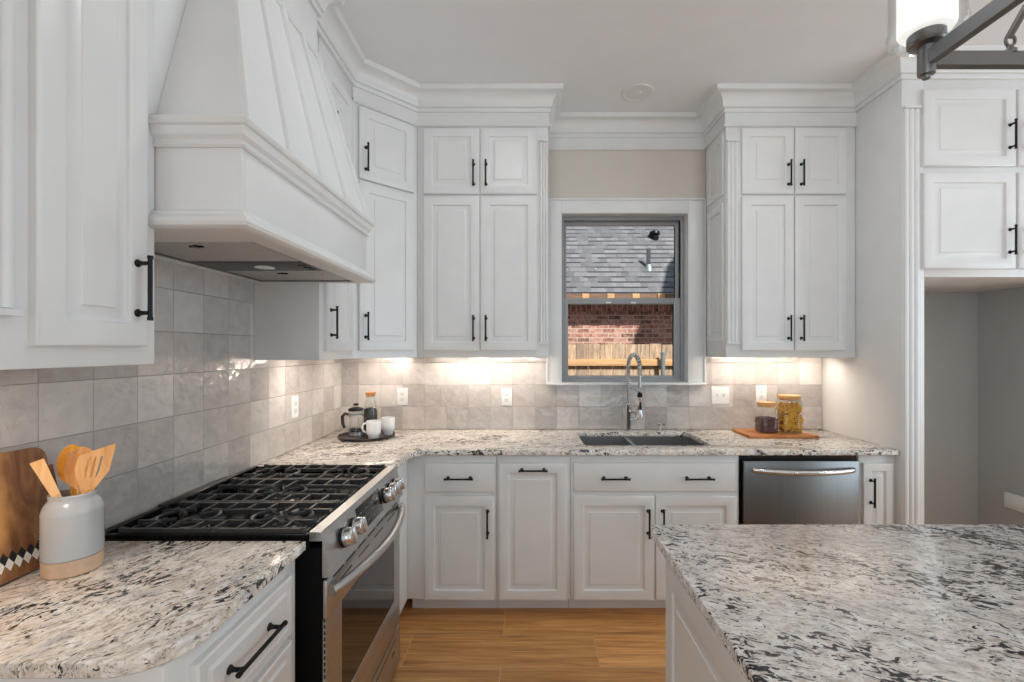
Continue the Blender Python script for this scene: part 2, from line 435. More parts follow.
# ------------------------------------------------------------------ mesh building
class MB:
    def __init__(s):
        s.bm = bmesh.new()
        s.mi = 0
    def _v(s, ps):
        return [s.bm.verts.new(p) for p in ps]
    def face(s, vs):
        try:
            f = s.bm.faces.new(vs)
            f.material_index = s.mi
            return f
        except ValueError:
            return None
    def box(s, x0, x1, y0, y1, z0, z1, bev=0.0, M=None):
        ps = [Vector((x, y, z)) for x in (x0, x1) for y in (y0, y1) for z in (z0, z1)]
        if M is not None:
            ps = [M @ p for p in ps]
        v = s._v(ps)
        fs = [s.face([v[i] for i in q]) for q in ((0, 1, 3, 2), (4, 6, 7, 5), (0, 4, 5, 1), (2, 3, 7, 6), (0, 2, 6, 4), (1, 5, 7, 3))]
        if bev:
            es = {e for f in fs for e in f.edges}
            r = bmesh.ops.bevel(s.bm, geom=list(es), offset=bev, segments=2, affect='EDGES', profile=0.5)
            for f in r['faces']:
                f.material_index = s.mi
        return s
    def loft(s, rings, cap0=True, cap1=True, closed=True):
        vr = [s._v(r) for r in rings]
        n = len(vr[0])
        for a, b in zip(vr, vr[1:]):
            for i in range(n if closed else n - 1):
                j = (i + 1) % n
                s.face((a[i], a[j], b[j], b[i]))
        if cap0:
            s.face(list(reversed(vr[0])))
        if cap1:
            s.face(vr[-1])
        return s
    def lathe(s, prof, c, seg=28, axis=None, cap0=True, cap1=True):
        c = Vector(c)
        ax = Vector(axis).normalized() if axis else Z
        q = Z.rotation_difference(ax)
        rings = []
        for r, h in prof:
            rings.append([c + q @ Vector((max(r, 1e-5) * math.cos(2 * PI * k / seg), max(r, 1e-5) * math.sin(2 * PI * k / seg), h)) for k in range(seg)])
        return s.loft(rings, cap0, cap1)
    def cyl(s, p0, p1, r, r1=None, seg=16):
        p0, p1 = Vector(p0), Vector(p1)
        d = p1 - p0
        return s.lathe([(r, 0), (r if r1 is None else r1, d.length)], p0, seg, d)
    def tube(s, pts, r, seg=10, flat=None):
        pts = [Vector(p) for p in pts]
        rad = r if isinstance(r, (list, tuple)) else [r] * len(pts)
        t0 = (pts[1] - pts[0]).normalized()
        up = Vector((0, 0, 1)) if abs(t0.z) < 0.9 else Vector((1, 0, 0))
        nrm = (up - t0 * up.dot(t0)).normalized()
        rings = []
        prev = t0
        for i, p in enumerate(pts):
            t = ((pts[min(i + 1, len(pts) - 1)] - pts[max(i - 1, 0)])).normalized()
            nrm = prev.rotation_difference(t) @ nrm
            nrm = (nrm - t * nrm.dot(t)).normalized()
            b = t.cross(nrm)
            ry = rad[i] * (flat or 1.0)
            rings.append([p + nrm * math.cos(2 * PI * k / seg) * ry + b * math.sin(2 * PI * k / seg) * rad[i] for k in range(seg)])
            prev = t
        return s.loft(rings)
    def prism(s, poly, f0, f1):
        return s.loft([[f0(p) for p in poly], [f1(p) for p in poly]])
    def slab(s, outline, holes, z0, z1, b=0.004):
        def off(poly, d):
            n = len(poly)
            res = []
            for i in range(n):
                a, c, e = Vector(poly[i - 1]), Vector(poly[i]), Vector(poly[(i + 1) % n])
                n1 = Vector(((c - a).y, -(c - a).x)).normalized()
                n2 = Vector(((e - c).y, -(e - c).x)).normalized()
                m = n1 + n2
                m = m / max(0.2, (1 + n1.dot(n2)))
                res.append(c + m * d)
            return res
        tops, bots = [], []
        for poly, sg in [(outline, 1)] + [(h, 1) for h in holes]:
            rings = []
            for d, z in ((-b, z0), (0, z0 + b), (0, z1 - b), (-b * 0.3, z1 - b * 0.3), (-b, z1)):
                rings.append(s._v([(p.x, p.y, z) for p in off(poly, d)]))
            n = len(poly)
            for r0, r1 in zip(rings, rings[1:]):
                for i in range(n):
                    j = (i + 1) % n
                    s.face((r0[i], r0[j], r1[j], r1[i]))
            bots.append(rings[0])
            tops.append(rings[-1])
        for grp in (tops, bots):
            es = []
            for r in grp:
                for i in range(len(r)):
                    e = s.bm.edges.get((r[i], r[(i + 1) % len(r)]))
                    es.append(e)
            res = bmesh.ops.triangle_fill(s.bm, use_beauty=True, use_dissolve=False, edges=es)
            for f in res['geom']:
                if isinstance(f, bmesh.types.BMFace):
                    f.material_index = s.mi
        return s
    def sweep(s, path, prof, right=True):
        """profile (offset, z) carried along a plan path, mitred; offset to the right hand of the path"""
        P = [Vector(p) for p in path]
        rings = []
        for i, p in enumerate(P):
            def nr(a, b):
                d = (b - a).normalized()
                return Vector((d.y, -d.x))
            if i == 0:
                m = nr(P[0], P[1])
            elif i == len(P) - 1:
                m = nr(P[-2], P[-1])
            else:
                n1, n2 = nr(P[i - 1], p), nr(p, P[i + 1])
                m = (n1 + n2) / (1 + n1.dot(n2))
            rings.append([Vector((p.x + m.x * o, p.y + m.y * o, z)) for o, z in prof])
        return s.loft(rings)

class Fr:
    """a face to hang fronts on: origin, run direction, outward normal"""
    def __init__(s, o, u, n):
        s.o, s.u, s.n = Vector(o), Vector(u).normalized(), Vector(n).normalized()
    def __call__(s, a, b, c=0.0):
        return s.o + s.u * a + Z * b + s.n * c

def wloc(o):
    p = Vector((0, 0, 0))
    while o:
        p += o.location
        o = o.parent
    return p

def obj(name, mb, mats, parent=None, sharp=32):
    bm = mb.bm
    bmesh.ops.remove_doubles(bm, verts=bm.verts, dist=1e-6)
    bmesh.ops.recalc_face_normals(bm, faces=bm.faces)
    if parent:
        L = wloc(parent)
    else:
        xs = [v.co for v in bm.verts]
        L = Vector(((min(v.x for v in xs) + max(v.x for v in xs)) / 2, (min(v.y for v in xs) + max(v.y for v in xs)) / 2, min(v.z for v in xs)))
    bmesh.ops.translate(bm, verts=bm.verts, vec=-L)
    for f in bm.faces:
        f.smooth = True
    me = bpy.data.meshes.new(name)
    bm.to_mesh(me)
    bm.free()
    me.set_sharp_from_angle(angle=math.radians(sharp))
    for m in (mats if isinstance(mats, (list, tuple)) else [mats]):
        me.materials.append(m)
    o = bpy.data.objects.new(name, me)
    COL.objects.link(o)
    if parent:
        o.parent = parent
    else:
        o.location = L
    return o

def tag(o, label, cat, group=None, kind=None):
    o['label'] = label
    o['category'] = cat
    if group:
        o['group'] = group
    if kind:
        o['kind'] = kind
    return o
def thing(name, label, cat, loc, group=None):
    o = bpy.data.objects.new(name, None)
    COL.objects.link(o)
    o.empty_display_size = 0.05
    o.location = loc
    return tag(o, label, cat, group)
def struct(name, mb, mat, parent=None, sharp=32):
    o = obj(name, mb, mat, parent, sharp)
    if not parent:
        o['kind'] = 'structure'
    return o

def raised(fr, a0, a1, b0, b1, t=0.02, frame=0.056):
    r = min(frame, (a1 - a0) * 0.27, (b1 - b0) * 0.27)
    k = r / 0.056
    rings = []
    for i, w_ in ((0, 0), (0, t - 0.005), (0.002, t - 0.0025), (0.006, t - 0.001), (0.011, t), (r - 0.006 * k, t), (r - 0.002 * k, t - 0.002), (r, t - 0.009),
                  (r + 0.008 * k, t - 0.0105), (r + 0.030 * k, t - 0.004), (r + 0.032 * k, t - 0.0015)):
        rings.append([fr(a0 + i, b0 + i, w_), fr(a1 - i, b0 + i, w_), fr(a1 - i, b1 - i, w_), fr(a0 + i, b1 - i, w_)])
    m = MB()
    m.loft(rings)
    return m
def slabfront(fr, a0, a1, b0, b1, t=0.02):
    rings = []
    for i, w_ in ((0, 0), (0, t - 0.007), (0.003, t - 0.003), (0.009, t - 0.0015), (0.016, t)):
        rings.append([fr(a0 + i, b0 + i, w_), fr(a1 - i, b0 + i, w_), fr(a1 - i, b1 - i, w_), fr(a0 + i, b1 - i, w_)])
    m = MB()
    m.loft(rings)
    return m
def ledged(fr, a0, a1, b0, b1, t=0.02):
    """drawer front with a moulded lip near the edge"""
    rings = []
    for i, w_ in ((0, 0), (0, t - 0.006), (0.004, t - 0.002), (0.020, t - 0.002), (0.022, t - 0.006), (0.028, t - 0.006), (0.036, t)):
        rings.append([fr(a0 + i, b0 + i, w_), fr(a1 - i, b0 + i, w_), fr(a1 - i, b1 - i, w_), fr(a0 + i, b1 - i, w_)])
    m = MB()
    m.loft(rings)
    return m
def pull(parent, fr, a, b, c, vertical=True, L=0.146):
    m = MB()
    h = L / 2
    da, db = (0, 1) if vertical else (1, 0)
    at = lambda k, w_: fr(a + da * k, b + db * k, w_)
    m.cyl(at(-h, c + 0.030), at(h, c + 0.030), 0.0050, seg=12)
    for k in (-h + 0.014, h - 0.014):
        m.lathe([(0.0095, 0), (0.0095, 0.002), (0.006, 0.006), (0.005, 0.012), (0.005, 0.024), (0.0068, 0.028)], at(k, c), 12, fr.n)
    for k in (-h, h):
        m.cyl(at(k - 0.004, c + 0.03), at(k + 0.004, c + 0.03), 0.0062, seg=12)
    return obj('handle', m, BLACK, parent)
def door(parent, fr, a0, a1, b0, b1, side='r', hb=None, hpos='low', name='door', flip=False):
    d = obj(name, raised(fr, a0, a1, b0, b1), PAINT, parent)
    if side:
        a = a1 - 0.035 if side == 'r' else a0 + 0.035
        if hb is None:
            hb = b0 + 0.045 + 0.078 if hpos == 'low' else (b1 - 0.045 - 0.078 if hpos == 'high' else (b0 + b1) / 2)
        pull(d, fr, a, hb, 0.02, True)
    return d
def reeds(parent, fr, a0, a1, b0, b1, proud=0.012):
    """fluted pilaster with a plain cap and foot"""
    m = MB()
    wd = a1 - a0
    m.loft([[fr(a0, b, 0), fr(a0, b, proud * 0.5), fr(a1, b, proud * 0.5), fr(a1, b, 0)] for b in (b0, b1)])
    n = 3
    for k in range(n):
        c = a0 + wd * (k + 0.5) / n
        r = wd / n * 0.46
        ring = lambda b: [fr(c + r * math.cos(PI * q / 8), b, proud * 0.45 + proud * 0.8 * math.sin(PI * q / 8)) for q in range(9)]
        m.loft([ring(b0 + 0.006), ring(b1 - 0.006)])
    for b in (b0 - 0.008, b1 - 0.004):
        m.loft([[fr(a0 - 0.002, b + k, 0), fr(a0 - 0.002, b + k, proud * 1.7), fr(a1 + 0.002, b + k, proud * 1.7), fr(a1 + 0.002, b + k, 0)] for k in (0, 0.012)])
    return obj('pilaster', m, PAINT, parent)

# ------------------------------------------------------------------ room shell
H = 3.0
XL, YB = -1.2535, 3.06
FACE = 2.45
WX0, WX1, WZ0, WZ1 = 0.232, 1.076, 1.222, 2.358      # window opening in the back wall
m = MB(); m.box(-1.6, 5.6, -4.6, YB + 0.15, -0.08, 0); struct('floor', m, FLOORM)
m = MB(); m.box(-1.6, 5.6, -4.6, YB + 0.2, H, H + 0.08); struct('ceiling', m, CEILP)
m = MB(); m.box(XL - 0.15, XL, -4.6, -3.8, 0, H); m.box(XL - 0.15, XL, -1.8, YB + 0.15, 0, H); m.box(XL - 0.15, XL, -3.8, -1.8, 0, 0.5); m.box(XL - 0.15, XL, -3.8, -1.8, 2.7, H); struct('wall_left', m, WALLP)  # opening added to go with the left fill light
m = MB()
m.box(XL, WX0 - 0.005, YB, YB + 0.15, 0, H); m.box(WX1 + 0.005, 2.08, YB, YB + 0.15, 0, H); m.box(3.05, 5.6, YB, YB + 0.15, 0, H)
m.box(WX0 - 0.005, WX1 + 0.005, YB, YB + 0.15, 0, WZ0 - 0.012); m.box(WX0 - 0.005, WX1 + 0.005, YB, YB + 0.15, WZ1 + 0.005, H)
struct('wall_back', m, WALLP)
m = MB(); m.box(2.08, 3.05, YB, YB + 0.15, 0, H); struct('wall_alcove_back', m, GREYP_SHADE)  # alcove's dimmer light put into the grey; same wall as the beige
m = MB(); m.box(3.03, 3.18, 2.42, YB, 0, H); struct('wall_alcove', m, GREYP_SHADE)
m = MB()
m.box(5.45, 5.6, -4.6, YB, 0, 0.3); m.box(5.45, 5.6, -4.6, YB, 2.8, H); m.box(5.45, 5.6, -4.6, -2.0, 0.3, 2.8); m.box(5.45, 5.6, 2.2, YB, 0.3, 2.8)
struct('wall_right', m, GREYP_SHADE)
m = MB()
m.box(-1.6, 5.6, -4.6, -4.45, 0, 0.3); m.box(-1.6, 5.6, -4.6, -4.45, 2.8, H); m.box(-1.6, -1.0, -4.6, -4.45, 0.3, 2.8); m.box(3.8, 5.6, -4.6, -4.45, 0.3, 2.8)
struct('wall_rear', m, GREYP_SHADE)
# tiled backsplash
m = MB(); m.box(XL, XL + 0.010, 0.55, YB, 0.9145, 2.02); struct('wall_left_backsplash', m, TILE_L)
m = MB()
m.box(XL + 0.010, 0.150, YB - 0.010, YB, 0.9145, 1.42); m.box(0.150, 1.19, YB - 0.010, YB, 0.9145, 1.209); m.box(1.19, 1.977, YB - 0.010, YB, 0.9145, 1.42)
struct('wall_back_backsplash', m, TILE_B)

# crown moulding running round cabinets, hood and window wall
XF = -0.945                                    # face of left wall cabinets
CP = [(XF, 0.70), (XF, 1.35), (-0.895, 1.35), (-0.895, 1.94), (XF, 1.94), (XF, 2.46), (-0.66, 2.74), (0.127, 2.74), (0.127, YB),
      (1.196, YB), (1.196, 2.74), (1.98, 2.74), (1.98, 2.405), (3.3, 2.405)]
prof = [(0, 2.872), (0.014, 2.872), (0.017, 2.884), (0.012, 2.89), (0.012, 2.897), (0.022, 2.899), (0.026, 2.909)]
for q in range(7):
    a = q / 6 * PI / 2
    prof.append((0.026 + 0.048 * (1 - math.cos(a)), 2.912 + 0.058 * math.sin(a)))
prof += [(0.082, 2.974), (0.084, 2.986), (0.088, 2.999), (0, 2.999)]
m = MB(); m.sweep(CP, prof); struct('trim_1', m, PAINT)
bead = [(0, 2.786), (0.010, 2.786), (0.016, 2.793), (0.016, 2.800), (0.010, 2.806), (0.006, 2.814), (0.006, 2.8715), (0, 2.8715)]
m = MB(); m.sweep(CP[5:12], bead); struct('trim_2', m, PAINT)

# ------------------------------------------------------------------ window with casing
win = thing('window_1', 'grey double-hung window with white casing over the sink', 'window', ((WX0 + WX1) / 2, YB + 0.13, WZ0))
win['kind'] = 'structure'
m = MB()
yc = YB - 0.022
cw = 0.103
for x0, x1, z0, z1 in ((WX0 - cw, WX0 - 0.004, WZ0, WZ1 + 0.10), (WX1 + 0.004, 1.194, WZ0, WZ1 + 0.10), (WX0 - 0.004, WX1 + 0.004, WZ1 + 0.004, WZ1 + 0.10)):
    m.box(x0, x1, yc, YB, z0, z1, 0.003)
m.box(WX0 - cw, WX0 - cw + 0.014, yc - 0.008, yc, WZ0, WZ1 + 0.10, 0.002)
m.box(1.180, 1.194, yc - 0.008, yc, WZ0, WZ1 + 0.10, 0.002)
m.box(WX0 - cw + 0.014, 1.180, yc - 0.008, yc, WZ1 + 0.086, WZ1 + 0.10, 0.002)
obj('casing', m, PAINT, win)
m = MB()
m.box(WX0 - 0.004, WX0, yc, YB + 0.15, WZ0, WZ1); m.box(WX1, WX1 + 0.004, yc, YB + 0.15, WZ0, WZ1); m.box(WX0, WX1, yc, YB + 0.15, WZ1, WZ1 + 0.004)
obj('jamb', m, PAINT, win)
m = MB(); m.box(WX0 - cw + 0.000, 1.195, YB - 0.048, YB, WZ0 - 0.010, WZ0 + 0.006, 0.004); m.box(WX0, WX1, YB, YB + 0.15, WZ0 - 0.010, WZ0 + 0.006)
obj('sill', m, PAINT, win)
def frame4(m, x0, x1, y0, y1, z0, z1, l, r, b, t, bev=0.002):
    m.box(x0, x0 + l, y0, y1, z0, z1, bev); m.box(x1 - r, x1, y0, y1, z0, z1, bev)
    m.box(x0 + l, x1 - r, y0, y1, z0, z0 + b, bev); m.box(x0 + l, x1 - r, y0, y1, z1 - t, z1, bev)
fy = YB + 0.050
m = MB(); frame4(m, WX0, WX1, fy, fy + 0.07, WZ0 + 0.006, WZ1, 0.022, 0.026, 0.02, 0.026); obj('window_frame', m, SASH, win)
zm = 1.769
m = MB(); frame4(m, WX0 + 0.022, WX1 - 0.026, fy + 0.036, fy + 0.062, zm - 0.01, WZ1 - 0.026, 0.018, 0.026, 0.03, 0.026); us = obj('upper_sash', m, SASH, win)
m = MB(); m.box(WX0 + 0.040, WX1 - 0.052, fy + 0.047, fy + 0.051, zm + 0.02, WZ1 - 0.052); obj('pane', m, PANE, us)
m = MB(); frame4(m, WX0 + 0.022, WX1 - 0.026, fy + 0.006, fy + 0.034, WZ0 + 0.026, zm + 0.032, 0.028, 0.046, 0.022, 0.040); ls = obj('lower_sash', m, SASH, win)
m = MB(); m.box(WX0 + 0.050, WX1 - 0.072, fy + 0.017, fy + 0.021, WZ0 + 0.048, zm - 0.008); obj('pane', m, PANE, ls)
for x in (0.54, 0.71):
    m = MB(); m.box(x, x + 0.035, fy - 0.004, fy + 0.0055, zm - 0.006, zm + 0.006, 0.002); obj('sash_lock', m, PLASTIC, ls)

# ------------------------------------------------------------------ outdoors
m = MB(); m.box(-8, 14, YB + 0.3, 30, -0.4, -0.3); struct('ground', m, DIRT)
# upper storey of this house, whose shade falls across the neighbour's eave
m = MB()
m.loft([[(x, y, z) for x, z in ((4.85, H + 0.09), (4.85, 5.68), (4.20, 5.68), (4.20, 5.85), (4.52, 7.15), (5.6, 8.6), (7.2, 5.68), (7.2, H + 0.09))] for y in (2.1, 3.3)])
struct('wall_upper_storey', m, MORTAR)
PIT = math.radians(41)
EY, EZ, HY = 6.6, 2.285, 6.9
hs = thing('house', 'neighbouring brick house with grey shingle roof seen through the window', 'house', (1.5, 9.5, -0.3))
m = MB(); m.box(-6, 10, HY, 14, -0.3, 2.22); obj('brick_wall', m, BRICK, hs)
m = MB()
m.box(-6, 10, HY - 0.012, HY, 2.03, 2.21)
for i in range(105):
    x = -1 + 0.078 * i
    m.box(x + 0.004, x + 0.070, HY - 0.022, HY - 0.010, 2.03, 2.205)
obj('soldier_course', m, SOLDIER, hs)
Lr = 6.5
dy, dz = math.cos(PIT), math.sin(PIT)
m = MB()
m.loft([[(x, EY, EZ), (x, EY + dy * Lr, EZ + dz * Lr), (x, EY + dy * Lr, EZ + dz * Lr - 0.05), (x, EY, EZ - 0.018)] for x in (-6.3, 10.3)])
obj('roof', m, mat_shingle(PIT, EZ), hs)
m = MB(); m.box(-6.3, 10.3, EY + 0.004, EY + 0.03, EZ - 0.13, EZ - 0.02); m.box(-6.3, 10.3, EY + 0.03, HY, EZ - 0.13, EZ - 0.11); obj('fascia', m, FASCIA, hs)
for i in range(9):
    x = 0.12 + 0.365 * i
    m = MB(); m.box(x - 0.05, x + 0.05, EY - 0.012, EY + 0.0035, EZ - 0.12, EZ - 0.022); obj('rafter_tail', m, RAILW, hs)
def onroof(px, py):
    t = (350 - py) / 455
    s_ = (t * EY - (EZ - 1.445)) / (dz - t * dy)
    Y = EY + dy * s_
    return Vector(((px - 527) * Y / 455, Y, EZ + dz * s_))
p = onroof(648.5, 268)
m = MB(); m.cyl(p - Z * 0.06, p + Z * 0.30, 0.032); obj('vent_pipe', m, STEELD, hs)
m = MB(); m.lathe([(0.07, -0.06), (0.05, 0.02), (0.038, 0.05)], p, 20); obj('pipe_flashing', m, GALV, hs)
p = onroof(654.5, 238)
m = MB(); m.lathe([(0.07, -0.10), (0.07, 0.05), (0.095, 0.055), (0.095, 0.07), (0.08, 0.11), (0.03, 0.13)], p, 24); obj('roof_vent', m, BLACK, hs)

fn = thing('fence', 'weathered wooden privacy fence with a pale rail, behind the window', 'fence', (1.5, 5.2, -0.3))
m = MB()
for i in range(46):
    x = -1.4 + 0.14 * i
    m.box(x + 0.003, x + 0.137, 5.2, 5.218, -0.3, 1.512 + 0.006 * math.sin(i * 2.3), 0.002)
obj('boards', m, FENCE, fn)
for zr in (0.35, 1.265):
    m = MB(); m.box(-1.4, 5.0, 5.16, 5.199, zr, zr + 0.075, 0.003); obj('rail', m, RAILW, fn)
m = MB(); m.cyl((1.53, 5.12, -0.3), (1.53, 5.12, 1.40), 0.026); m.lathe([(0.028, 0), (0.028, 0.02), (0.015, 0.032)], (1.53, 5.12, 1.40), 16)
obj('post', m, GALV, fn)

# ------------------------------------------------------------------ wall cabinets
ZB, ZT = 1.399, H - 0.001
D0, D1, D2, D3 = 1.440, 2.366, 2.380, 2.776     # lower and upper door edges
def stack(t, fr, cols, upper_side=None):
    for a0, a1, sd in cols:
        door(t, fr, a0, a1, D0, D1, sd, D0 + 0.135)
        door(t, fr, a0, a1, D2, D3, sd, D2 + 0.115)

# nearest on the left wall
t = thing('upper_cabinet', 'tall white wall cabinet nearest the camera, left of the range hood', 'cabinet', ((XL + XF) / 2, 0.92, ZB))
m = MB(); m.box(XL + 0.011, XF, 0.70, 1.155, 1.409, ZT, 0.002); obj('body', m, PAINT, t)
fr = Fr((XF, 0, 0), (0, 1, 0), (1, 0, 0))
door(t, fr, 0.862, 1.116, 1.453, D1, 'r', 1.592)
door(t, fr, 0.862, 1.116, D2, D3, 'r', D2 + 0.115)
reeds(t, fr, 0.752, 0.834, 1.515, 2.70)
# narrow one between the hood and the corner
t = thing('upper_cabinet', 'narrow white wall cabinet between the range hood and the corner cabinet', 'cabinet', ((XL + XF) / 2, 2.28, ZB))
m = MB(); m.box(XL + 0.011, XF, 2.070, 2.459, ZB, ZT, 0.002); obj('body', m, PAINT, t)
stack(t, fr, [(2.112, 2.425, 'l')])
# diagonal corner
t = thing('corner_upper_cabinet', 'angled white corner wall cabinet with single doors, above the coffee tray', 'cabinet', (-0.95, 2.75, ZB))
m = MB(); pl = [(XL + 0.011, 2.461), (XF, 2.461), (-0.661, 2.741), (-0.661, YB - 0.011), (XL + 0.011, YB - 0.011)]
m.prism(pl, lambda q: Vector((q[0], q[1], ZB)), lambda q: Vector((q[0], q[1], ZT))); obj('body', m, PAINT, t)
dv = Vector((0.285, 0.28, 0)); dl = dv.length
frd = Fr((XF, 2.46, 0), dv, (0.28, -0.285, 0))
stack(t, frd, [(0.033, dl - 0.033, 'l')])
# back wall, left of the window
t = thing('upper_cabinet', 'white double-door wall cabinet with stacked doors left of the window', 'cabinet', (-0.27, 2.9, ZB))
m = MB(); m.box(-0.659, 0.127, 2.74, YB - 0.011, ZB, ZT, 0.002); obj('body', m, PAINT, t)
fb = Fr((0, 2.74, 0), (1, 0, 0), (0, -1, 0))
stack(t, fb, [(-0.622, -0.284, 'r'), (-0.280, 0.058, 'l')])
reeds(t, fb, 0.077, 0.125, 1.49, 2.70)
# back wall, right of the window
t = thing('upper_cabinet', 'white double-door wall cabinet with panelled side right of the window', 'cabinet', (1.58, 2.9, ZB))
m = MB(); m.box(1.197, 1.977, 2.74, YB - 0.011, ZB, ZT, 0.002); obj('body', m, PAINT, t)
stack(t, fb, [(1.287, 1.598, 'r'), (1.604, 1.915, 'l')])
reeds(t, fb, 1.199, 1.268, 1.49, 2.70)
fs = Fr((1.197, 2.74, 0), (0, 1, 0), (-1, 0, 0))
obj('side_panel', raised(fs, 0.03, 0.265, 1.50, 2.34, 0.012, 0.045), PAINT, t)
obj('side_panel', raised(fs, 0.03, 0.265, 2.39, 2.76, 0.012, 0.045), PAINT, t)

# fridge surround and the cabinet over it
t = thing('fridge_side_panel', 'tall white panel with fluted edge left of the empty fridge alcove', 'panel', (2.04, 2.73, 0))
m = MB(); m.box(1.98, 2.10, 2.405, YB - 0.001, 0, 2.998, 0.002); obj('side_panel', m, PAINT, t)
ff = Fr((0, 2.405, 0), (1, 0, 0), (0, -1, 0))
reeds(t, ff, 1.984, 2.068, 0.20, 2.72)
t = thing('upper_cabinet', 'deep white cabinet with stacked doors over the empty fridge alcove', 'cabinet', (2.58, 2.73, 1.83))
m = MB(); m.box(2.101, 3.029, 2.405, YB - 0.001, 1.83, 2.998, 0.002); obj('body', m, PAINT, t)
for a0, a1, sd in ((2.082, 2.566, 'r'), (2.580, 3.064, 'l')):
    door(t, ff, a0, a1, 1.872, 2.378, sd, 1.872 + 0.145)
    door(t, ff, a0, a1, 2.410, 2.815, sd, 2.410 + 0.155)
t = thing('wall_box', 'small white box low on the side wall of the fridge alcove', 'utility box', (3.025, 2.79, 0.46))
m = MB(); m.box(3.016, 3.029, 2.71, 2.88, 0.455, 0.55, 0.003); obj('box_frame', m, PLASTIC, t)
m = MB(); m.box(3.013, 3.017, 2.73, 2.86, 0.472, 0.533, 0.001); obj('cover', m, PLASTIC, t)

# ------------------------------------------------------------------ range hood
t = thing('range_hood', 'large tapered white wooden range hood over the gas range', 'range hood', (-0.98, 1.655, 1.75))
HB0, HB1, HX = 1.159, 2.068, -0.727       # lower box
HBK = XL + 0.011
m = MB(); m.box(HBK, HX, HB0, HB0 + 0.02, 1.80, 1.975, 0.001); m.box(HBK, HX, HB1 - 0.02, HB1, 1.80, 1.975, 0.001); m.box(HX - 0.02, HX, HB0 + 0.02, HB1 - 0.02, 1.80, 1.975, 0.001)
m.box(HBK, HX, HB0, HB1, 1.975, 2.025)
obj('band', m, PAINT, t)
T0, T1, TX = 1.345, 1.940, -0.890         # top of the taper
B0, B1, BX = 1.1565, 2.068, -0.720
zb, zt = 2.021, 2.69
HBT = XF - 0.003
m = MB()
m.loft([[(HBT, B0, zb), (BX, B0, zb), (BX, B1, zb), (HBT, B1, zb)], [(HBT, T0, zt), (TX, T0, zt), (TX, T1, zt), (HBT, T1, zt)]])
obj('taper', m, PAINT, t)
m = MB(); m.box(HBK, -0.895, 1.350, 1.940, zt, ZT); obj('chimney_box', m, PAINT, t)
m = MB(); m.sweep([(XF - 0.01, 1.350), (-0.895, 1.350), (-0.895, 1.940), (XF - 0.01, 1.940)], [(0, 2.672), (0.014, 2.676), (0.020, 2.686), (0.018, 2.696), (0.008, 2.704), (0, 2.706)]); obj('top_moulding', m, PAINT, t)
for _a, _b in ((1.1575, 1.349), (1.941, 2.066)):
    m = MB(); m.box(HBK, XF - 0.004, _a, _b, 2.026, ZT); obj('back_panel', m, PAINT, t)
def on_taper(s_, z, out=0.0):
    k = (z - zb) / (zt - zb)
    return Vector((BX + (TX - BX) * k + out, (B0 + (B1 - B0) * s_) * (1 - k) + (T0 + (T1 - T0) * s_) * k, z))
for c, wd in ((0.0225, 0.020), (0.26, 0.024), (0.5, 0.024), (0.74, 0.024), (0.9775, 0.020)):
    m = MB()
    m.loft([[on_taper(c - wd, z, -0.004), on_taper(c - wd, z, 0.010), on_taper(c - wd * 0.9, z, 0.013), on_taper(c + wd * 0.9, z, 0.013), on_taper(c + wd, z, 0.010), on_taper(c + wd, z, -0.004)] for z in (zb + 0.002, zt - 0.002)])
    obj('batten', m, PAINT, t)
def uband(prof, y0, y1, x):
    mm = MB()
    mm.sweep([(XF + 0.0008, y0), (x, y0), (x, y1), (XF + 0.0008, y1)], prof)
    return mm
# moulding paths run near side, front, far side, so the right hand is outwards
up = [(0, 1.960), (0.006, 1.960), (0.010, 1.965), (0.006, 1.971), (0.006, 1.979), (0.016, 1.988), (0.020, 2.003), (0.020, 2.009), (0.026, 2.012), (0.030, 2.019), (0.030, 2.027), (0.024, 2.033), (0, 2.033)]
obj('upper_moulding', uband(up, HB0, HB1, HX), PAINT, t)
lo = [(0, 1.80), (0.008, 1.80), (0.014, 1.796), (0.014, 1.788), (0.020, 1.784), (0.030, 1.776), (0.032, 1.766), (0.028, 1.757), (0.018, 1.751), (0, 1.751)]
obj('lower_moulding', uband(lo, HB0, HB1, HX), PAINT, t)
m = MB()
m.box(HBK, HX, HB0, 1.29, 1.751, 1.7995); m.box(HBK, HX, 2.055, HB1, 1.751, 1.7995); m.box(-0.775, HX, 1.29, 2.055, 1.751, 1.7995); m.box(HBK, -1.205, 1.29, 2.055, 1.751, 1.7995)
obj('soffit', m, PAINT, t)
m = MB()
m.box(-1.204, -0.776, 1.291, 2.054, 1.775, 1.79)
for x0, x1, y0, y1 in ((-1.204, -1.192, 1.291, 2.054), (-0.788, -0.776, 1.291, 2.054), (-1.192, -0.788, 1.291, 1.302), (-1.192, -0.788, 2.043, 2.054)):
    m.box(x0, x1, y0, y1, 1.753, 1.775)
ln = obj('liner', m, STEELD, t)
for y0, y1 in ((1.304, 1.605), (1.785, 2.041)):
    m = MB(); m.box(-1.19, -0.79, y0, y1, 1.757, 1.774, 0.002); f = obj('filter', m, FILTER, t)
    m = MB(); m.lathe([(0.012, 0), (0.010, 0.004)], (-0.99, y0 + 0.06, 1.753), 14); m.box(-1.01, -0.97, y0 + 0.055, y0 + 0.065, 1.752, 1.757, 0.001); obj('latch', m, BLACK, f)
m = MB(); m.box(-1.19, -0.79, 1.607, 1.783, 1.755, 1.774, 0.001); cb = obj('light_bar', m, HOODBAR, t)
m = MB(); m.lathe([(0.034, 0), (0.034, 0.002), (0.030, 0.004)], (-0.98, 1.70, 1.7515), 24); obj('lamp_lens', m, LENSM, cb)
for y in (1.655, 1.70, 1.735):
    m = MB(); m.box(-0.835, -0.81, y, y + 0.018, 1.752, 1.756, 0.001); obj('button', m, BLACK, cb)

